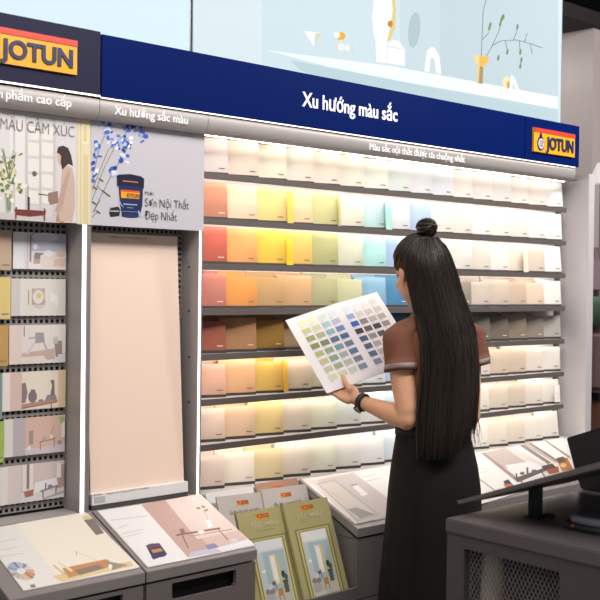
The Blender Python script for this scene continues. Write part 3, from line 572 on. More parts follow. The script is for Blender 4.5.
S = [('#EFECEB', [(95, 513), (141, 505.5), (188, 558.5), (151, 566.5)]), ('#D9BDB3', [(141, 505.5), (199, 494.5), (255, 546), (188, 558.5)]), ('#C9A79E', [(141, 505.5), (165, 501), (214, 553), (188, 558.5)]), ('#E3CFC9', [(165, 501), (199, 494.5), (238, 531), (197, 540)]), ('#C9C0D2', [(190, 553), (250, 541), (255, 546), (188, 558.5)]), ('#E7E3EA', [(215, 549), (248, 540), (254, 545.5), (222, 552)]), ('#8E6A64', ln(176, 536, 220, 529, 1.8)), ('#8E6A64', ln(182, 536, 188, 549, 1.2)), ('#A07F78', ln(218, 530, 228, 541, 1.2)), ('#B59288', ln(190, 537, 232, 530, .9)), ('#977872', [(179, 530), (183, 529), (186, 535), (181, 536)]), ('#EFE5E6', ell(201, 533, 3.5, 2.2)), ('#F2EEF0', [(205, 521), (209, 520), (213, 527), (208, 529)]), ('#9A8F76', ell(198, 509, 2.2, 1.2)), ('#9A8F76', ell(203, 507.5, 2.2, 1.2, .4)), ('#9A8F76', ell(206, 511, 2.2, 1.2, -.4)), ('#A59C8E', ln(203, 510, 208, 521, .5)), ('#8F8CB0', [(205, 546), (214, 544), (219, 548), (208, 550.5)]), ('#D9D4DE', ell(234, 541, 4, 2)), ('#E9DFD9', ell(194, 500, 2.5, 1)),
     ('#3A3763', [(145.8, 547), (159.5, 544.5), (167, 555), (164, 557.5), (155, 559), (150.5, 556)]), ('#6A4A63', [(145.5, 546.5), (150, 544.6), (159, 544), (161, 547), (147.5, 550)]), ('#C98A4E', [(150.5, 550.8), (160.5, 549), (163, 552), (153, 554)]), ('#443F66', [(150.5, 557), (156, 555), (159, 558.5), (153, 560.5)])]
for y, x0_, x1_ in ((519.5, 110, 147), (533, 122, 143), (536.5, 124, 141), (528, 116, 128)): S.append(('#D6CFCC', ln(x0_, y+1.8, x1_, y-2.8, .8)))
frame_print(c2, S, '#EFECEB', [(95, 513.5), (199, 494.5), (255, 546.5), (151, 567)])
c3 = counter(2.502, 4.245, 'long slanted counter with interior prints, behind the woman in the skirt', [(.602, .40, None), (.396, .07, None)])
S = [('#CFC3C2', [(315, 481), (353, 473), (398, 507), (384, 519), (352, 525.5)]), ('#E1D8D4', [(309, 481), (316, 480), (357, 524), (351, 525.5)]), ('#C0B6B2', [(316, 484), (335, 480), (380, 516), (357, 522)]), ('#D6CEC4', [(319, 485), (334, 482), (375, 514), (357, 519)]), ('#E3C3AF', ln(324, 489, 346, 504, 1.2)), ('#D9B9A8', ln(330, 492, 342, 500, .8)), ('#A59C98', [(347, 510), (356, 508), (375, 515), (360, 519)]), ('#EFEDEC', [(351, 486), (356.5, 485), (368, 495), (362, 497)]), ('#A89C9A', [(350, 485.5), (357, 484), (358, 485.5), (351.5, 487)]), ('#EFECE8', [(353, 473), (376, 468.5), (402, 487), (398, 506)]), ('#B9AFAA', ln(362, 478, 376, 475, .5)), ('#B9AFAA', ln(366, 482, 380, 478.5, .5)),
     ('#F0EBE6', [(445, 462), (481, 456), (530, 490), (480, 505)]), ('#C3B0AC', [(481, 454), (505, 448.5), (540, 472), (508, 470), (497, 465)]), ('#A58C82', [(481, 454), (484, 453.3), (522, 482), (517, 483)]), ('#DCD2CE', [(505, 448.5), (514, 447), (552, 470), (545, 474)]), ('#EFE7E4', [(513, 447), (523, 445), (560, 466), (556, 471)]), ('#8C7A74', [(519, 446), (523.5, 445), (551, 463), (548, 465)]), ('#B9ABA6', [(523, 445), (530, 443.6), (558, 460), (556, 464)]), ('#8E776C', [(528.5, 444.2), (531, 443.7), (562, 463), (561, 465)]), ('#F3EEEA', [(532, 443.5), (563, 438), (571, 466), (565, 466)]), ('#A48D80', [(544, 441.4), (546, 441), (570, 457), (570.5, 460)]), ('#ECE7E8', [(505, 466), (530, 462), (546, 468), (540, 478), (512, 474)]), ('#5E5354', [(514, 479), (545, 468), (547, 471), (518, 483)]), ('#5E5354', ln(516, 474, 517, 482, 1.6)), ('#5E5354', ln(527, 468, 527.5, 477, 2)), ('#6A5C5B', ell(522, 474, 2.4, 1.6)), ('#6A5C5B', ell(534, 472, 3, 1.8)), ('#5E5354', ln(521, 482, 524, 488, 1.3)), ('#5E5354', ln(541, 472, 545, 478, 1.3)), ('#A7583C', [(545, 470), (558, 467), (559, 473), (549, 475)]), ('#4A403E', [(541, 467), (552, 464), (556, 468), (544, 471)]), ('#B9773F', [(556, 460), (567, 458), (573, 470), (562, 472)]), ('#6A5046', [(556, 459), (563, 457), (566, 462), (558, 464)]), ('#E9C27C', ell(563, 466, 3, 2)), ('#8E7A74', ln(478, 479, 497, 493, 1)), ('#2E3F73', [(503, 482), (508, 480), (514, 487), (507, 489)]), ('#C9703F', [(503, 485), (510, 484), (513, 488), (507, 490)])]
for y in (470, 473.5): S.append(('#C9C2BE', ln(479, y, 488, y-1.4, .5)))
frame_print(c3, S, '#E6DFDB', [(309, 480.5), (564, 438), (572, 468), (352, 526)])
# ------------------------------------------------------------------ brochure rack with brochures
rk = thing('brochure_rack', 'dark grey stepped rack holding olive and grey brochures', 'rack', (2.3, -.25, 0))
mb = MB()
mb.box(2.071, 2.500, -.412, -.40, .05, .445, CAB).build('front_panel', rk)
MB().box(2.071, 2.500, -.40, .05, .05, .385, DSTEEL).build('base', rk)
MB().prism([(2.0715, -.345, .386), (2.0715, -.2767, .57), (2.0715, -.2707, .57), (2.0715, -.339, .386)], (.428, 0, 0), DSTEEL).build('divider', rk)
MB().prism([(2.0715, -.245, .386), (2.0715, -.169, .57), (2.0715, -.161, .57), (2.0715, -.237, .386)], (.428, 0, 0), DSTEEL).build('divider', rk)
MB().box(2.0715, 2.500, -.108, .02, .7375, .7445, LEDGE).build('top_ledge', rk)
def brochure(c0, Wd, Ht, lean, yaw, base, cover, label, thick=.006, art_fn=None, grp='brochures in the rack'):
    """base = lower centre; the cover faces the reader"""
    u = Vector((math.cos(yaw), -math.sin(yaw), 0)); v0 = Vector((0, math.cos(lean), math.sin(lean)))
    rl = Matrix.Rotation(c0, 4, Vector((0, -1, 0))); u = (rl @ u).normalized(); v = (rl @ v0); v = (v-u*v.dot(u)).normalized(); n = u.cross(v)
    B = Vector(base); t = thing('brochure', label, 'brochure', base, grp)
    MB().obox(B+v*Ht/2-n*thick/2, u*Wd/2, v*Ht/2, n*thick/2, cover).build('cover', t)
    MB().obox(B+v*Ht/2-n*thick/2+u*.0006, u*(Wd/2), v*(Ht/2-.002), n*(thick/2-.0012), mat('#E9E4D6', .6)).build('pages', t)
    def fn(a, b): return B+u*(a-.5)*Wd+v*(1-b)*Ht
    def tx(s, a0, a1, bb, cap, m, name='lettering'):
        return text(name, s, (a0-.5)*Wd, (a1-.5)*Wd, (1-bb)*Ht, cap, (B+n*.0014, u, v, n), m, t, depth=.0003, bold=.005)
    def A(shapes): art('print', t, lambda a, b: fn(a, b), n, shapes, lift=.0005, step=.00002)
    return t, A, tx
I = lambda u, v: (u, v)
def logo_small(a0, b0, a1, b1): return [('#F0A01E', rc(I, a0, b0, a1, b1)), ('#D8452A', rc(I, a0, b0, a1, b0+(b1-b0)*.22)), ('#C9602A', qe(I, a0+(a1-a0)*.17, (b0+b1)/2, (a1-a0)*.1, (b1-b0)*.26))]
OLV = mat('#B5AA78', .42, spec=.45)
def olive_art(A, tx):
    S = logo_small(.36, .045, .64, .095)
    S += [('#8A8250', rc(I, .12, .27, .90, 1.0)), ('#C9BE86', rc(I, .155, .285, .865, 1.0)), ('#8F8653', rc(I, .19, .297, .83, 1.0)), ('#D9CF9C', rc(I, .215, .305, .805, 1.0)), ('#DDD9DA', rc(I, .24, .31, .78, .985)), ('#E9E7E8', rc(I, .24, .31, .78, .40)), ('#AEBFC4', rc(I, .24, .42, .78, .80)), ('#C2CFD2', pg(I, [(.24, .42), (.34, .42), (.34, .78), (.24, .82)])), ('#E4E1CF', rc(I, .46, .46, .62, .74)), ('#CFC58E', rc(I, .57, .46, .63, .76)), ('#F2EFE4', rc(I, .48, .48, .56, .72)), ('#C9C3B4', rc(I, .24, .8, .78, .985)), ('#8E8A8C', qe(I, .35, .80, .10, .035)), ('#B7B3B4', qe(I, .33, .87, .10, .05)), ('#D7CFC8', qe(I, .36, .755, .06, .03)), ('#C08A52', rc(I, .50, .79, .60, .86)), ('#A06A3A', rc(I, .50, .86, .515, .91)), ('#A06A3A', rc(I, .585, .86, .60, .91)), ('#4A4F44', rc(I, .63, .72, .74, .74)), ('#5E625A', rc(I, .64, .74, .73, .84)), ('#3F4A3A', qe(I, .67, .66, .04, .035)), ('#56604A', qe(I, .71, .69, .04, .03)), ('#55504C', rc(I, .47, .70, .485, .79)), ('#6A6660', qe(I, .44, .73, .03, .02)), ('#EDEBEA', qe(I, .30, .60, .04, .015)), ('#DAD2C0', rc(I, .26, .92, .5, .97))]
    A(S); tx('JOTUN', .44, .63, .085, .008, LETN)
    tx('SẮC MÀU', .24, .78, .175, .016, mat('#CFC8A4', .6)); tx('BỘ SƯU TẬP', .34, .68, .215, .007, mat('#C4BC94', .6))
def grey_art(A, tx, s):
    A(logo_small(.38, .07, .62, .12)); tx('JOTUN', .46, .615, .112, .008, LETN)
    tx(s, .20, .82, .215, .013, mat('#857A76', .6))
GRY = mat('#C9C0BB', .5)
lean = math.radians(69)
_, A, tx = brochure(math.radians(-2), .207, .297, lean, 0, (2.200, -.252, .474), GRY, 'pale grey brochure at the back left of the rack', grp='grey brochures at the back of the rack'); grey_art(A, tx, 'Sắc Màu Nội Thất Hợp Nhất')
_, A, tx = brochure(math.radians(-1), .205, .297, lean, 0, (2.392, -.256, .477), GRY, 'pale grey brochure at the back right of the rack', grp='grey brochures at the back of the rack'); grey_art(A, tx, 'Sắc Màu Ngoại Thất')
_, A, tx = brochure(math.radians(0), .192, .30, lean, 0, (2.397, -.2165, .489), mat('#B98E76', .5), 'terracotta brown brochure behind the grey ones in the rack'); A(logo_small(.37, .06, .63, .11)); tx('JOTUN', .45, .625, .102, .008, LETN)
brochure(0, .2, .30, lean, 0, (2.190, -.2165, .482), mat('#E9E5E3', .5), 'plain white brochure behind the left grey one in the rack')
_, A, tx = brochure(math.radians(-.5), .205, .325, lean, 0, (2.205, -.368, .415), OLV, 'olive green brochure with a living room picture, front left of rack', thick=.012, grp='olive brochures in front'); olive_art(A, tx)
_, A, tx = brochure(math.radians(0), .2, .325, lean, 0, (2.390, -.384, .422), OLV, 'olive green brochure with a living room picture, front right of rack', thick=.012, grp='olive brochures in front'); olive_art(A, tx)
#PART2
# ------------------------------------------------------------------ foreground table
TX, TYB, TZ = 2.010, -1.195, .88
TG1 = mat('#6C6464', .28, .1, bump=.02, scale=200, var=.04); TG2 = mat('#5C5555', .45, .1, var=.04)
tb = thing('display_table', 'dark grey metal table with mesh door in the right foreground', 'table', (2.7, -1.7, 0))
TXE, TYF = 3.5, -2.25
MB().box(TX, TXE, TYF, TYB, TZ-.034, TZ, TG1).build('top', tb, bevel=.003)
mb = MB()
mb.box(TX+.004, TX+.034, TYB-.058, TYB-.004, .04, TZ-.0345, TG2).build('post', tb)
MB().box(TX+.004, TX+.034, TYF+.01, -1.525, .04, TZ-.0345, TG2).build('side_panel', tb)
MB().box(TX+.004, TX+.034, -1.5245, TYB-.0585, .815, TZ-.0345, TG2).build('top_rail', tb)
MB().box(TX+.004, TX+.034, -1.5245, TYB-.0585, .04, .10, TG2).build('bottom_rail', tb)
MB().box(TX+.036, TXE-.004, TYB-.02, TYB-.004, .04, TZ-.0345, TG2).build('back_panel', tb)
MB().box(TX+.036, TXE-.004, TYF+.01, TYB-.022, .04, .06, TG2).build('bottom_shelf', tb)
MB().box(2.34, 2.35, TYF+.01, TYB-.022, .062, TZ-.036, mat('#1B1A1D', .8)).build('inner_wall', tb)
mb = MB(); y0, y1, z0, z1 = -1.522, -1.256, .40, .812; px_, pz_ = .0115, .021; WIRE = mat('#A39C9E', .4, .2)
def clipseg(ya, za, yb, zb):
    t0, t1 = 0, 1
    for a, d, lo, hi in ((ya, yb-ya, y0, y1), (za, zb-za, z0, z1)):
        if abs(d) < 1e-9: continue
        u, v = (lo-a)/d, (hi-a)/d
        if u > v: u, v = v, u
        t0, t1 = max(t0, u), min(t1, v)
    return (ya+(yb-ya)*t0, za+(zb-za)*t0, ya+(yb-ya)*t1, za+(zb-za)*t1) if t1 > t0 else None
n = int(((y1-y0)+(z1-z0)*px_/pz_)/px_)+2
for sgn in (1, -1):
    for i in range(n):
        ya = (y0-(z1-z0)*px_/pz_+i*px_) if sgn > 0 else (y0+i*px_)
        yb = ya+sgn*(z1-z0)*px_/pz_
        g = clipseg(ya, z0, yb, z1)
        if g:
            a_, b2 = Vector((TX+.02, g[0], g[1])), Vector((TX+.02, g[2], g[3])); d = (b2-a_)
            if d.length > .004:
                s_ = d.cross(Vector((1, 0, 0))).normalized()*.0006
                mb.prism([a_-s_, b2-s_, b2+s_, a_+s_], (.0015, 0, 0), WIRE)
mb.build('mesh_door', tb)
# things kept behind the mesh
gx = 2.105; gy = onX(491, 575, gx).y; ky = onX(528, 585, 2.16).y-.022
bg = thing('cream_bag', 'narrow crumpled cream bag behind the mesh of the grey table', 'bag', (gx, gy, .0605))
mb = MB(); rings = []
for z, rx, ry, dx in ((.0605, .036, .028, 0), (.3, .038, .030, 0), (.6, .036, .028, .003), (.72, .034, .027, .005), (.79, .030, .022, .006), (.825, .014, .012, .008)):
    rings.append([Vector((gx+dx+rx*math.cos(k*math.pi/12)*(1+.09*math.sin(5*k+z*40)), gy+ry*math.sin(k*math.pi/12)*(1+.09*math.cos(7*k+z*30)), z)) for k in range(24)])
mb.loft(rings, mat('#E9DDC8', .8, bump=.4, scale=40)).build('sack', bg)
bk = thing('backpack', 'black backpack with a red tag behind the table mesh', 'backpack', (2.17, ky, .0605))
mb = MB(); rings = []
for z, s_ in ((.0605, .8), (.12, 1), (.5, 1.02), (.7, .97), (.77, .85), (.80, .5)):
    rings.append([Vector((2.19+.075*s_*math.copysign(abs(math.cos(a))**.6, math.cos(a)), ky+.082*s_*math.copysign(abs(math.sin(a))**.6, math.sin(a)), z)) for a in [2*math.pi*k/28 for k in range(28)]])
mb.loft(rings, mat('#15151B', .75, bump=.2, scale=120)).build('body', bk)
rt = onX(507, 597, 2.112); MB().ball(rt, .006, .007, .007, mat('#C0341F', .5), 8).build('red_tag', bk)
MB().tube([(2.17, ky-.03, .79), (2.16, ky-.02, .815), (2.16, ky+.02, .815), (2.17, ky+.03, .79)], .008, mat('#2A2A33', .7)).build('handle', bk)
# tilted board on a bracket
tp = thing('tilted_board', 'long thin grey board tilted on a black bracket over the table', 'board', (2.4, -1.4, TZ))
BA, BB = Vector((2.063, -1.19, .905)), Vector((2.063, -2.12, 1.243)); bd = (BB-BA); bn = Vector((0, -bd.z, bd.y)).normalized()
if bn.z < 0: bn = -bn
e = bd.normalized()
MB().hexa([BA, BA+Vector((.5, 0, 0)), BB+Vector((.5, 0, 0)), BB, BA+bn*.010, BA+bn*.010+Vector((.5, 0, 0)), BB+bn*.020+Vector((.5, 0, 0)), BB+bn*.020], mat('#6E6866', .45, .1, var=.03)).build('board', tp, bevel=.001)
MB().tube([BA+Vector((0, .004, .004)), BA+Vector((.5, .004, .004))], .006, BLACK).build('front_rod', tp)
KX, KY = 2.195, -1.33; kz = BA.z+(BA.y-KY)*(-e.z/e.y)
MB().hexa([(KX-.012, KY-.013, TZ), (KX+.012, KY-.013, TZ), (KX+.012, KY+.013, TZ), (KX-.012, KY+.013, TZ), (KX-.012, KY-.013, kz+.0047), (KX+.012, KY-.013, kz+.0047), (KX+.012, KY+.013, kz-.0047), (KX-.012, KY+.013, kz-.0047)], mat('#151519', .45)).build('bracket', tp)
MB().box(KX-.02, KX+.03, KY-.03, KY+.02, TZ, TZ+.002, mat('#151519', .45)).build('bracket_foot', tp)
# black sloping case further along the table
bc = thing('display_case', 'black sloping case standing on the grey table behind the tilted board', 'case', (3.0, -1.4, TZ))
pa, pb, pc = onX(566, 438, 2.60), onX(575, 473, 2.60), onX(600, 427.5, 2.60)
sl_ = (pc.z-pa.z)/(pc.y-pa.y)
prof = [Vector((2.60, pb.y-.02, TZ)), Vector((2.60, pb.y, pb.z)), Vector((2.60, pa.y, pa.z)), Vector((2.60, pa.y-.5, pa.z-sl_*.5)), Vector((2.60, pa.y-.5, TZ))]
MB().prism(prof, (.55, 0, 0), mat('#141316', .55, var=.05)).build('case_body', bc, bevel=.003)
# handheld scanner on the table
hs_ = thing('handheld_scanner', 'light grey handheld scanner on a black base, on the table', 'scanner', (2.22, -1.6, TZ))
p = onZ(593, 521, TZ+.02)
SCG = mat('#8B8D95', .4, var=.03)
def slab(c, rx, ry, z0, z1, m, tilt=0):
    return MB().loft([[Vector((c.x+rx*s_*math.copysign(abs(math.cos(a))**.5, math.cos(a)), c.y+ry*s_*math.copysign(abs(math.sin(a))**.5, math.sin(a)), z+tilt*math.sin(a))) for a in [2*math.pi*k/28 for k in range(28)]] for z, s_ in ((z0, .93), (z0+.003, 1), (z1-.004, 1), (z1, .9))], m)
slab(p, .05, .066, TZ, TZ+.016, mat('#1C1C22', .5)).build('base', hs_)
slab(p+Vector((0, -.008, 0)), .042, .054, TZ+.0165, TZ+.034, SCG).build('body', hs_)
slab(p+Vector((0, -.008, 0)), .030, .038, TZ+.0342, TZ+.037, mat('#5B5E6A', .35)).build('screen', hs_)
MB().ball(p+Vector((-.05, .022, -.008)), .004, .004, .004, mat('#C85A2A', .5), 8).build('button', hs_)
p = onZ(549, 517.5, TZ)
tag(MB().lathe([(0, TZ), (.016, TZ), (.018, TZ+.004), (.012, TZ+.009), (0, TZ+.01)], (p.x, p.y, 0), mat('#1A1A1F', .5)).build('cable_grommet', loc=(p.x, p.y, TZ)), 'small round black knob beside the bracket on the table', 'knob')
# ------------------------------------------------------------------ showroom beyond the display
pz = onD(592, 395, 5.3).z
pl0 = onD(592, 395, 5.05)
WOOD = wood_mat('#6B473C', '#8A6253', 1)
tag(MB().box(4.45, 8, -.25, blk.y-.01, 0, pz, WOOD).build('plinth', loc=(6, .2, 0)), 'brown wooden plinth carrying the mauve sofa', 'plinth')
sf = thing('sofa', 'mauve brown upholstered sofa on the wooden plinth', 'sofa', (5.6, .15, pz))
SOF = mat('#80686A', .85, bump=.15, scale=250, var=.06); SOF2 = mat('#837074', .85, bump=.15, scale=250, var=.05)
sx0 = onD(588, 350, 5.3).x-.25
dz = onD(592, 328, 5.2).z
MB().box(sx0, sx0+2.0, -.18, .5, pz+.04, dz, SOF).build('base', sf, bevel=.03, seg=3)
MB().box(sx0+.02, sx0+1.98, -.17, .36, dz+.002, onD(592, 300, 5.25).z, SOF2).build('seat_cushion', sf, bevel=.04, seg=3)
zt2 = onD(592, 244, 5.5).z
MB().box(sx0+.0, sx0+2.0, .38, .52, dz+.002, zt2, SOF).build('backrest', sf, bevel=.05, seg=3)
zc_ = onD(592, 300, 5.25).z
MB().box(sx0+.1, sx0+.95, .22, .375, zc_+.002, zt2-.03, SOF2).build('back_cushion', sf, bevel=.05, seg=3)
for xx in (sx0+.06, sx0+1.9): MB().box(xx, xx+.06, -.1, -.04, pz, pz+.04, BLACK).build('foot', sf)
zb2 = onD(593, 325, 5.2).z
mb = MB(); rings = []
for i in range(16):
    y = -.17+i*.032; w_ = .006*math.sin(i*1.7)
    rings.append([Vector((sx0+.16, y, zc_+.004)), Vector((sx0+.16, y, zc_+.014+w_)), Vector((sx0-.004, y, zc_+.016+w_*.5)), Vector((sx0-.022+w_, y, zc_-.01)), Vector((sx0-.024+w_*1.5, y, zb2)), Vector((sx0-.012+w_*.5, y, zb2)), Vector((sx0-.008, y, zc_-.01)), Vector((sx0+.0, y, zc_+.004))])
tag(mb.loft(rings, mat('#4F6A55', .8, bump=.3, scale=60)).build('throw_blanket', loc=(sx0+.1, 0, zb2)), 'dark green throw blanket draped over the end of the mauve sofa', 'throw')
lp = onD(599, 175, 5.6)
lt, lb_ = onD(597, 163, 5.6).z, onD(597, 183, 5.6).z
fl = thing('floor_lamp', 'lamp with a small white cone shade above the mauve sofa', 'lamp', (lp.x+.02, lp.y, pz))
if lp.y > blk.y-.1: lp.y = blk.y-.1
MB().loft([[Vector((lp.x+.02+r*math.cos(k*math.pi/12), lp.y+r*math.sin(k*math.pi/12), z)) for k in range(24)] for r, z in ((.06, lb_), (.045, (lt+lb_)/2), (.022, lt), (.012, lt+.004))], mat('#EFE6E2', .6, emit=.7)).build('lamp_shade', fl)
MB().tube([(lp.x+.02, lp.y, pz+.01), (lp.x+.02, lp.y, lb_+.03)], .006, mat('#8D8583', .4, .6)).build('pole', fl)
MB().lathe([(.0, pz), (.08, pz), (.08, pz+.012), (.0, pz+.014)], (lp.x+.02, lp.y, 0), mat('#8D8583', .4, .6)).build('base', fl)
# ------------------------------------------------------------------ leaflet held by the woman
LN = Vector((-.45, -.65, .6)).normalized(); LH = onD(347, 386, 3.50)
onL = lambda x, y: onP(x, y, LH, LN)
tl_, bl_, bf_, tf_ = onL(283, 321), onL(329.4, 392.4), onL(374, 376), onL(336, 303.5)
lv = ((tl_-bl_)+(tf_-bf_)).normalized(); lu = ((bf_-bl_)+(tf_-tl_)); lu = (lu-lv*lu.dot(lv)).normalized()
LHt = ((tl_-bl_).length+(tf_-bf_).length)/2; LW = ((bf_-bl_).length+(tf_-tl_).length)/2
ctr = (tl_+bl_+bf_+tf_)/4; lbl = ctr-lu*LW/2-lv*LHt/2
foldb = lbl+lu*LW
def proj_(p):
    d = p-EYE; t = d.dot(F); return (300+FPX*d.dot(R)/t, 300-FPX*d.dot(U)/t)
best = None
for a_ in range(-70, 71):
    u2 = (Matrix.Rotation(math.radians(a_), 4, lv) @ lu); q = proj_(foldb+u2*LW*.95+lv*LHt); s_ = math.hypot(q[0]-375, q[1]-291)
    if best is None or s_ < best[0]: best = (s_, a_, u2)
lu2 = best[2]
leaf = thing('leaflet', 'open white folded leaflet of small colour swatches held by the woman', 'leaflet', tuple(ctr))
LEAF = mat('#E6DFE0', .45)
sw1 = 'E3E0B4 DDE0BC C8D6D0 D5D8E0|C3C384 C9CBA6 9DBFC0 B2B6C8|9DA267 A9B083 86B1B8 6A86B8|838B59 7B835A 5A6F8C 4A6A92|AEB07A 8F9F84 7098A6 6A7A90|BDB88A 84A285 9FAEA8 5F7396|C3BD9E 9EA684 AEB5A6 7A7E92|CFCDAE C8CBB0 BFC6B4 8388A0'
sw2 = 'D3D6E2 DCDADC DBD7D0 D6D0C8|8FA3CB CFC9C2 C9C2BA C9C0B6|2F62B5 8C8286 BDB3A9 B5A99E|3F3C45 6A5B57 4A4346 9A8F88|4C5A78 958A8E 5A5054 A9A097|54617E ADA39E B5ABA2 BDB5AC|5C6A88 B9B0A9 BDB5AC C6BFB6|8088A8 C3BBB4 CBC5BE D0CAC2'
for u_, o_, sw, nm, c0 in ((lu, lbl, sw1, 'left', .17), (lu2, foldb, sw2, 'right', .10)):
    wd = LW if nm == 'left' else LW*.95; nn = u_.cross(lv)
    if nn.dot(EYE-o_) < 0: nn = -nn
    MB().obox(o_+u_*wd/2+lv*LHt/2-nn*.0012, u_*wd/2, lv*LHt/2, nn*.0010, LEAF).build('page', leaf)
    L = []
    for r_, row in enumerate(sw.split('|')):
        for c_, h in enumerate(row.split()):
            a0 = c0+c_*.203; b0 = .075+r_*.105
            L.append(('#'+h, rc(I, a0, b0, a0+.165, b0+.068))); L.append(('#9A9496', rc(I, a0, b0+.078, a0+.07, b0+.083)))
    art('swatches', leaf, (lambda o_, u_, wd: lambda a, b: o_+u_*a*wd+lv*(1-b)*LHt)(o_, u_, wd), nn, L, lift=.0003, step=.000004)
# ------------------------------------------------------------------ the woman
beta = math.radians(15); BC = onD(437, 400, 3.45); BC = Vector((BC.x, BC.y, 0))
bf = Vector((math.sin(beta), math.cos(beta), 0)); brt = Vector((math.cos(beta), -math.sin(beta), 0)); UPV = Vector((0, 0, 1))
def bp(l, f, z): return BC+brt*l+bf*f+UPV*z
SKIN = bpy.data.materials.new('skin'); SKIN.use_nodes = True
b_ = SKIN.node_tree.nodes['Principled BSDF']; b_.inputs['Base Color'].default_value = lin('#E2AA86'); b_.inputs['Roughness'].default_value = .5
b_.inputs['Subsurface Weight'].default_value = .12; b_.inputs['Subsurface Radius'].default_value = (.02, .008, .004); b_.inputs['Subsurface Scale'].default_value = .3
HCn = onD(417.5, 267, 3.43)
hf = Vector((.30, .85, -.43)).normalized(); hr_ = hf.cross(UPV).normalized(); hu = hr_.cross(hf).normalized()
HR = Matrix((hr_, hf, hu)).transposed()
def hp(l, f, u): return HCn+hr_*l+hf*f+hu*u
mb = MB()
lsh, rsh = bp(-.148, .0, 1.288), bp(.122, .0, 1.288)
lel, lwr = onD(407, 419, 3.345), onD(360.5, 401.5, 3.485)
rel = onD(470, 416, 3.49)
rhand = foldb+lu2*LW*.93+lv*LHt*.08-LN*.02
rwr = rhand+Vector((.03, -.10, -.02))
# trunk and legs
EL = lambda l, f, z, rx, ry: [bp(l+rx*math.cos(k*math.pi/12), f+ry*math.sin(k*math.pi/12), z) for k in range(24)]
mb.loft([EL(-.01, 0, .80, .12, .09), EL(-.01, 0, .88, .132, .105), EL(-.01, 0, .98, .110, .082), EL(-.01, 0, 1.1, .112, .088), EL(-.01, .01, 1.22, .128, .095), EL(-.01, 0, 1.29, .118, .078), EL(-.005, .0, 1.335, .08, .058), EL(0, .01, 1.40, .05, .05)], SKIN)
mb.tube([bp(-.008, .0, 1.32), bp(-.012, .02, 1.39), hp(0, -.02, -.05)], [.056, .050, .050], SKIN, 14)
for s_ in (-1, 1):
    mb.tube([bp(.07*s_-.01, 0, .86), bp(.08*s_-.01, .01, .65), bp(.083*s_, .01, .47), bp(.083*s_, -.015, .33), bp(.083*s_, -.01, .09), bp(.083*s_, .0, .045)], [.075, .068, .052, .05, .034, .036], SKIN, 14)
    mb.ball(bp(.083*s_, .06, .04), .042, .10, .036, SKIN, 10, Matrix((brt, bf, UPV)).transposed())
mb.tube([bp(-.11, 0, 1.298), lsh, lsh*.5+lel*.5+bf*.004, lel+UPV*.03, lel, lel*.9+lwr*.1], [.042, .044, .040, .036, .035, .034], SKIN, 14)
mb.ball(lel, .036, .036, .036, SKIN, 8)
mb.tube([lel, lel*.72+lwr*.28, lel*.35+lwr*.65, lwr], [.034, .036, .028, .0215], SKIN, 14)
mb.tube([bp(.09, 0, 1.298), rsh, rsh*.5+rel*.5, rel], [.042, .043, .039, .034], SKIN, 14)
mb.ball(rel, .035, .035, .035, SKIN, 8)
mb.tube([rel, rel*.65+rwr*.35, rwr], [.034, .034, .021], SKIN, 14)
# hands
def hand(wr, palm, fd, sa, fn_, curl, lens=(.068, .076, .071, .056), thumb=None):
    """wr wrist, palm knuckle centre, fd finger direction, sa spread axis, fn_ palm normal"""
    mb.tube([wr, wr*.6+palm*.4, palm], [.020, .024, .020], SKIN, 12)
    for i, (o, L) in enumerate(zip((-.029, -.0098, .0095, .028), lens)):
        k = palm+sa*o; mb.tube([wr*.55+palm*.45+sa*o*.7, k], [.014, .0115], SKIN, 10)
        d = fd; P = [k]
        for j, fr in enumerate((.45, .32, .23)):
            d = (d+fn_*curl*(j+.4)+sa*o*1.2).normalized(); P.append(P[-1]+d*L*fr)
        mb.tube(P, [.0100, .0092, .0084, .0068], SKIN, 10); mb.ball(P[-1], .0068, .0068, .0068, SKIN, 6)
    if thumb:
        mb.tube(thumb, [.0135, .0115, .0100, .0080][:len(thumb)], SKIN, 10); mb.ball(thumb[-1], .008, .008, .008, SKIN, 6)
onLo = lambda x, y, o: onP(x, y, LH+LN*o, LN)
palm = onLo(345, 391.5, -.020); fd = (lv*.75-lu*.45).normalized(); sa = fd.cross(LN).normalized()
hand(lwr, palm, fd, sa, LN, .10, thumb=[lwr*.55+palm*.45, onLo(350, 389, .009), onLo(345.5, 382, .0105), onLo(343.5, 376, .0095)])
fd2 = (lv*.8-lu2*.5).normalized(); sa2 = fd2.cross(LN).normalized()
hand(rwr, rhand, fd2, sa2, LN, .08, thumb=[rwr*.5+rhand*.5, rhand+LN*.022-lv*.03, rhand+LN*.03-lu2*.02])
# head
mb.ball(hp(0, -.012, .012), .070, .092, .082, SKIN, 16, HR)
mb.ball(hp(0, .030, -.045), .058, .062, .070, SKIN, 16, HR)
mb.ball(hp(0, .055, -.095), .030, .030, .022, SKIN, 10, HR)
mb.ball(hp(0, .042, -.075), .046, .040, .035, SKIN, 10, HR)
for s_ in (-1, 1):
    mb.ball(hp(.035*s_, .055, -.04), .024, .022, .022, SKIN, 8, HR)
    mb.ball(hp(.069*s_, -.010, -.03), .008, .016, .026, SKIN, 8, HR); mb.ball(hp(.068*s_, -.004, -.050), .007, .011, .012, SKIN, 8, HR)
mb.tube([hp(0, .085, -.015), hp(0, .102, -.044), hp(0, .094, -.052)], [.008, .0125, .009], SKIN, 10)
mb.ball(hp(0, .086, -.077), .020, .010, .006, SKIN, 8, HR); mb.ball(hp(0, .084, -.086), .017, .010, .006, SKIN, 8, HR)
tmp = bpy.data.objects.new('person', mb.mesh('person')); C.objects.link(tmp)
md = tmp.modifiers.new('r', 'REMESH'); md.mode = 'VOXEL'; md.voxel_size = .0045
sm = tmp.modifiers.new('s', 'SMOOTH'); sm.iterations = 4; sm.factor = .5
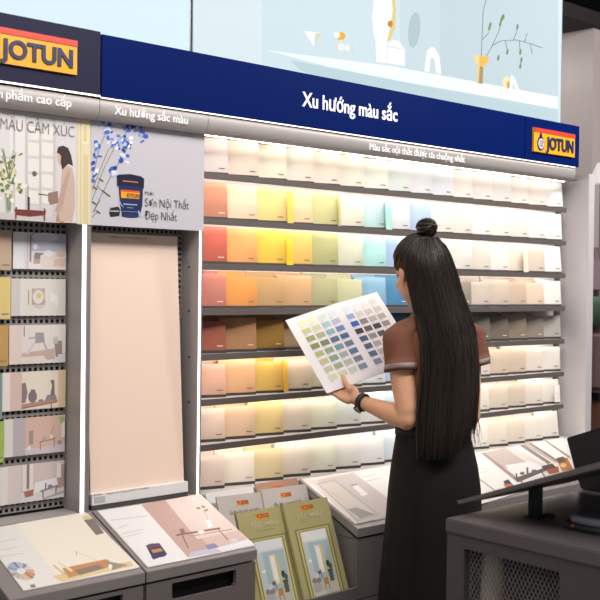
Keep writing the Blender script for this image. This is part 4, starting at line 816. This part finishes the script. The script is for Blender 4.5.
dg = bpy.context.evaluated_depsgraph_get(); dg.update()
me = bpy.data.meshes.new_from_object(tmp.evaluated_get(dg)); bpy.data.objects.remove(tmp)
me.materials.clear(); me.materials.append(SKIN); me.polygons.foreach_set('use_smooth', [True]*len(me.polygons))
wm = link_mesh('person', me, None, (BC.x, BC.y, 0))
tag(wm, 'woman with waist-long black hair, brown polo and black skirt reading a swatch leaflet', 'person')
for s_ in (-1, 1):
    MB().ball(hp(.031*s_, .0695, -.018), .0115, .0115, .0095, mat('#EDE8E4', .3), 8, HR).ball(hp(.031*s_, .077, -.019), .005, .005, .005, mat('#1E1412', .2), 8, HR).build('eye', wm)
    MB().tube([hp(.016*s_, .080, -.0), hp(.031*s_, .075, .002), hp(.044*s_, .064, .0)], .0025, mat('#2A1F1C', .7), 6).build('eyebrow', wm)
MB().ball(hp(0, .0905, -.0785), .018, .007, .0042, mat('#B0605A', .4), 8, HR).ball(hp(0, .0885, -.0855), .015, .007, .0042, mat('#B0605A', .4), 8, HR).build('lips', wm)
# polo shirt
SHIRT = mat('#7A4A36', .8, bump=.25, scale=500, var=.06); STRIPE = mat('#B3A4A4', .8, bump=.2, scale=500); TRIM = mat('#5E3327', .8, bump=.2, scale=500)
def wr_(l, z): return 1+.035*math.sin(l*9+z*31)*math.sin(l*4-z*17)
def ER(l, f, z, rx, ry): return [bp(l+rx*math.cos(a)*wr_(a, z), f+ry*math.sin(a)*wr_(a+1, z), z) for a in [2*math.pi*k/40 for k in range(40)]]
sh_ = MB().loft([ER(-.01, 0, .955, .122, .10), ER(-.01, 0, .99, .120, .098), ER(-.01, 0, 1.04, .122, .10), ER(-.01, .0, 1.10, .126, .104), ER(-.012, .005, 1.16, .132, .108), ER(-.013, .008, 1.22, .139, .110), ER(-.013, .004, 1.265, .143, .104), ER(-.013, 0, 1.30, .136, .088), ER(-.012, .0, 1.328, .112, .078), ER(-.010, .008, 1.356, .082, .068), ER(-.008, .016, 1.378, .064, .060)], SHIRT, caps=False)
sh_.build('polo_shirt', wm)
SHO = bpy.data.objects['polo_shirt']; ROOT[SHO.name] = ROOT[wm.name]
MB().tube([bp(.064*math.cos(a)-.008, .016+.060*math.sin(a), 1.380+.012*math.cos(a-1.57)) for a in [2*math.pi*k/24 for k in range(25)]], .0085, TRIM, 8, False).build('collar', SHO)
def sleeve(sh0, el, hem, s_):
    ax = (el-sh0).normalized(); e1 = ax.cross(bf).normalized(); e2 = ax.cross(e1).normalized()
    def ring(t, r, o=Vector((0, 0, 0)), rb=None): c = sh0+(hem-sh0)*t+o; return [c+e1*r*math.cos(a)*(1+.04*math.sin(3*a+t*9))+e2*(rb or r)*math.sin(a)*(1+.04*math.sin(3*a+t*9)) for a in [2*math.pi*k/28 for k in range(28)]]
    inn = -brt*s_
    S_ = MB().loft([ring(-.62, .030, inn*.09), ring(-.42, .052, inn*.05), ring(-.18, .058, inn*.016), ring(0, .056), ring(.3, .0535), ring(.6, .0545), ring(.80, .055), ring(.80, .055)], SHIRT, caps=False)
    o = S_.build('sleeve', SHO)
    MB().loft([ring(.80, .0553), ring(.93, .0557), ring(.93, .0545)], STRIPE, caps=False).build('sleeve_stripe', SHO)
    MB().loft([ring(.93, .0556), ring(1.0, .0558), ring(1.0, .050), ring(.9, .050)], TRIM, caps=False).build('sleeve_hem', SHO)
lhem = onD(402, 371, 3.365); rhem = onD(474.5, 366, 3.50)
sleeve(lsh+UPV*.002, lhem+(lhem-lsh), lhem, -1); sleeve(rsh+UPV*.002, rhem+(rhem-rsh), rhem, 1)
MB().ball(onD(476.5, 339, 3.42), .006, .003, .005, mat('#D9822E', .5), 8).build('badge', SHO)
# skirt
SK = mat('#1A1716', .8, spec=.25, bump=.2, scale=300, var=.05)
def SR(z, rx, ry, f=0):
    out = []
    for k in range(64):
        a = 2*math.pi*k/64; t = max(0, min(1, (.9-z)/.5)); lf = max(0, -math.cos(a+.55)); fold = 1+.025*t*math.sin(9*a+1)+.015*t*math.sin(17*a)-.10*min(1, t*2)*math.exp(-((a-3.75)/.10)**2)
        out.append(bp(-.014+rx*math.cos(a)*fold, f+ry*math.sin(a)*fold, z))
    return out
MB().loft([SR(1.0, .122, .103), SR(.975, .125, .106), SR(.93, .134, .118, -.005), SR(.87, .145, .130, -.010), SR(.80, .153, .140, -.012), SR(.68, .160, .148, -.01), SR(.5, .17, .158), SR(.3, .182, .17), SR(.18, .19, .18), SR(.18, .18, .17), SR(.4, .16, .15)], SK, caps=False).build('skirt', wm)
SKO = bpy.data.objects['skirt']; ROOT[SKO.name] = ROOT[wm.name]
MB().loft([SR(1.003, .124, .105), SR(1.003, .1275, .108), SR(.972, .1295, .110), SR(.972, .125, .106)], mat('#151314', .7), caps=False).build('waistband', SKO)
for s_ in (-1, 1):
    MB().ball(bp(.083*s_, .055, .036), .050, .125, .0355, mat('#161415', .4), 12, Matrix((brt, bf, UPV)).transposed()).build('shoe', wm)
# wristwatch
wc = lwr*.95+lel*.05; ax = (lwr-lel).normalized(); e1 = ax.cross(UPV).normalized(); e2 = ax.cross(e1)
wt = MB().tube([wc+(e1*math.cos(a)+e2*math.sin(a))*.0265 for a in [2*math.pi*k/28 for k in range(29)]], .0048, mat('#17161A', .4), 8, False)
for d in (-.006, .006): wt.tube([wc+ax*d+(e1*math.cos(a)+e2*math.sin(a))*.0262 for a in [2*math.pi*k/28 for k in range(29)]], .0048, mat('#17161A', .4), 8, False)
wt.build('wristwatch', wm); WO = bpy.data.objects['wristwatch']; ROOT[WO.name] = ROOT[wm.name]
tc_ = (EYE-wc); tc_ = (tc_-ax*tc_.dot(ax)).normalized(); side = ax.cross(tc_); fdir = (tc_*.55-side*.3+e2*.6).normalized()
fdir = (fdir-ax*fdir.dot(ax)).normalized(); s2 = ax.cross(fdir)
MB().prism([wc+fdir*.029+ax*.015*math.cos(a)+s2*.015*math.sin(a) for a in [2*math.pi*k/20 for k in range(20)]], fdir*.006, mat('#24242A', .25)).build('watch_face', WO)
# ---- hair
HAIR = hair_mat()
rowsH = [(237, 419, 437, 3.37, 3.35, 3.36), (246, 410, 446, 3.36, 3.325, 3.36), (256, 405, 451, 3.35, 3.305, 3.36), (270, 405, 456, 3.355, 3.295, 3.365), (290, 409, 461.5, 3.36, 3.295, 3.385), (310, 413, 469, 3.36, 3.29, 3.41), (330, 419.5, 475.5, 3.335, 3.28, 3.415),
         (360, 422.5, 478.5, 3.32, 3.275, 3.415), (390, 419, 479, 3.315, 3.28, 3.415), (420, 416, 477, 3.31, 3.275, 3.40), (441, 416, 473, 3.305, 3.27, 3.38), (460, 416.5, 466, 3.30, 3.265, 3.36)]
def hrow(a, t):
    x = t*(len(rowsH)-1); i = min(int(x), len(rowsH)-2); f = x-i
    r = [rowsH[i][j]*(1-f)+rowsH[i+1][j]*f for j in range(6)]
    w_ = math.sin(math.pi*a); zz = (r[3]*(1-a)+r[5]*a)*(1-w_)+(r[4])*w_
    return onD(r[1]+(r[2]-r[1])*a, r[0], zz)
hm_ = MB(); NA, NT = 46, 40
def fringe(a): return .965-.05*max(0, a-.35)-.09*max(0, a-.8)/.2
gr1 = [[hrow(a/NA, (t/NT)*.86)+ (-F)*.0025*math.sin(a*2.1)*math.sin(a*.7+t*.05) for t in range(NT+1)] for a in range(NA+1)]
vs = [p for c_ in gr1 for p in c_]; inner = [p+F*.03 for p in vs]; N_ = NT+1; fs = []
for a in range(NA):
    for t in range(NT):
        i = a*N_+t; fs.append((i, i+1, i+N_+1, i+N_)); j = i+len(vs); fs.append((j, j+N_, j+N_+1, j+1))
L_ = len(vs)
for t in range(NT):
    fs.append((t, t+L_, t+1+L_, t+1)); i = NA*N_+t; fs.append((i, i+1, i+1+L_, i+L_))
for a in range(NA):
    i = a*N_; fs.append((i, i+N_, i+N_+L_, i+L_)); i = a*N_+NT; fs.append((i, i+L_, i+N_+L_, i+N_))
hm_.add(vs+inner, fs, HAIR, True)
rnd = random.Random(11)
for k in range(900):
    a = min(1.0, max(0, rnd.gauss(.5, .33))) if k % 4 else rnd.random()
    t0 = rnd.uniform(.0, .12) if k % 3 else rnd.uniform(.1, .55); t1 = fringe(a)+rnd.gauss(0, .026)-(.12*rnd.random() if k % 7 == 0 else 0); t1 = min(t1, 1.0)
    dr = rnd.gauss(0, .012); ph = rnd.random()*6; off = rnd.uniform(.0, .009); P = []
    for j in range(11):
        t = t0+(t1-t0)*j/10; aa = min(1.0, max(0.0, a+dr*j/10+.006*math.sin(ph+j*.8)))
        P.append(hrow(aa, t)-F*off)
    r_ = rnd.uniform(.0009, .0019); hm_.tube(P, [r_]*9+[r_*.7, r_*.25], HAIR, 4, False)
for k in range(26):   # loose wisps at the lower right
    x = rnd.uniform(466, 481); P = [onD(476+rnd.uniform(-4, 2), 385, 3.41), onD(475+rnd.uniform(-3, 3), 410, 3.40), onD(x, rnd.uniform(424, 432), 3.39), onD(x+rnd.uniform(-3, 4), rnd.uniform(434, 452), 3.38)]
    hm_.tube(P, [.0008, .0008, .0006, .0003], HAIR, 4, False)
# cap over the skull, combed back to the bun
bun = onD(427, 228, 3.395)
cap = MB(); HN = 26
def capv(th, ph): return hp(  .0775*math.sin(th)*math.cos(ph), -.010+.099*math.sin(th)*math.sin(ph), .012+.092*math.cos(th))
rings = []
for i in range(HN+1):
    ring = []
    for k in range(48):
        ph = 2*math.pi*k/48; lim = 1.05+.95*(1-max(0, math.sin(ph)))+(.0 if math.sin(ph) > 0 else .25)
        if math.sin(ph) > .35: lim = 1.12
        th = lim*i/HN+.001; ring.append(capv(th, ph))
    rings.append(ring)
cap.loft(rings, HAIR, caps=False)
hm_.add(cap.v, cap.f, HAIR, True)
for k in range(190):
    ph = rnd.uniform(-.6, math.pi+.6); th0 = 1.10 if math.sin(ph) > .35 else rnd.uniform(1.0, 1.75)
    P = []
    st = capv(th0, ph); 
    for j in range(9):
        f = j/8; th = th0*(1-f); v = capv(th0, ph)*(1-f)+bun*f; d = v-hp(0, -.010, .012)
        # keep on the skull's ellipsoid
        l, ff, uu = d.dot(hr_)/.079, d.dot(hf)/.1005, d.dot(hu)/.0935; s_ = math.sqrt(l*l+ff*ff+uu*uu)
        if s_ < 1 or j < 6: v = hp(0, -.010, .012)+d/s_
        P.append(v)
    r_ = rnd.uniform(.0008, .0017); hm_.tube(P, [r_*.5]+[r_]*8, HAIR, 4, False)
for k in range(16):
    a0 = rnd.random()*6.28; R_ = rnd.uniform(.014, .030); tl2 = Matrix.Rotation(rnd.uniform(-1.1, 1.1), 4, 'X') @ Matrix.Rotation(rnd.uniform(-1.1, 1.1), 4, 'Y'); P = []
    for j in range(15):
        a = a0+j*.46; P.append(bun+tl2 @ Vector((R_*math.cos(a), R_*math.sin(a), .012*math.sin(a*1.5+k))))
    hm_.tube(P, rnd.uniform(.004, .0075), HAIR, 7)
hm_.ball(bun, .029, .029, .027, HAIR, 12)
for k in range(24):
    d = Vector((rnd.gauss(0, 1), rnd.gauss(0, 1), abs(rnd.gauss(0, 1)))).normalized(); p = bun+d*.026; t_ = Vector((rnd.gauss(0, 1), rnd.gauss(0, 1), rnd.gauss(0, 1))).normalized()
    hm_.tube([p, p+d*.006+t_*.010, p+d*.008+t_*.018], [.0006, .0005, .0003], HAIR, 4, False)
hm_.build('hair', wm)
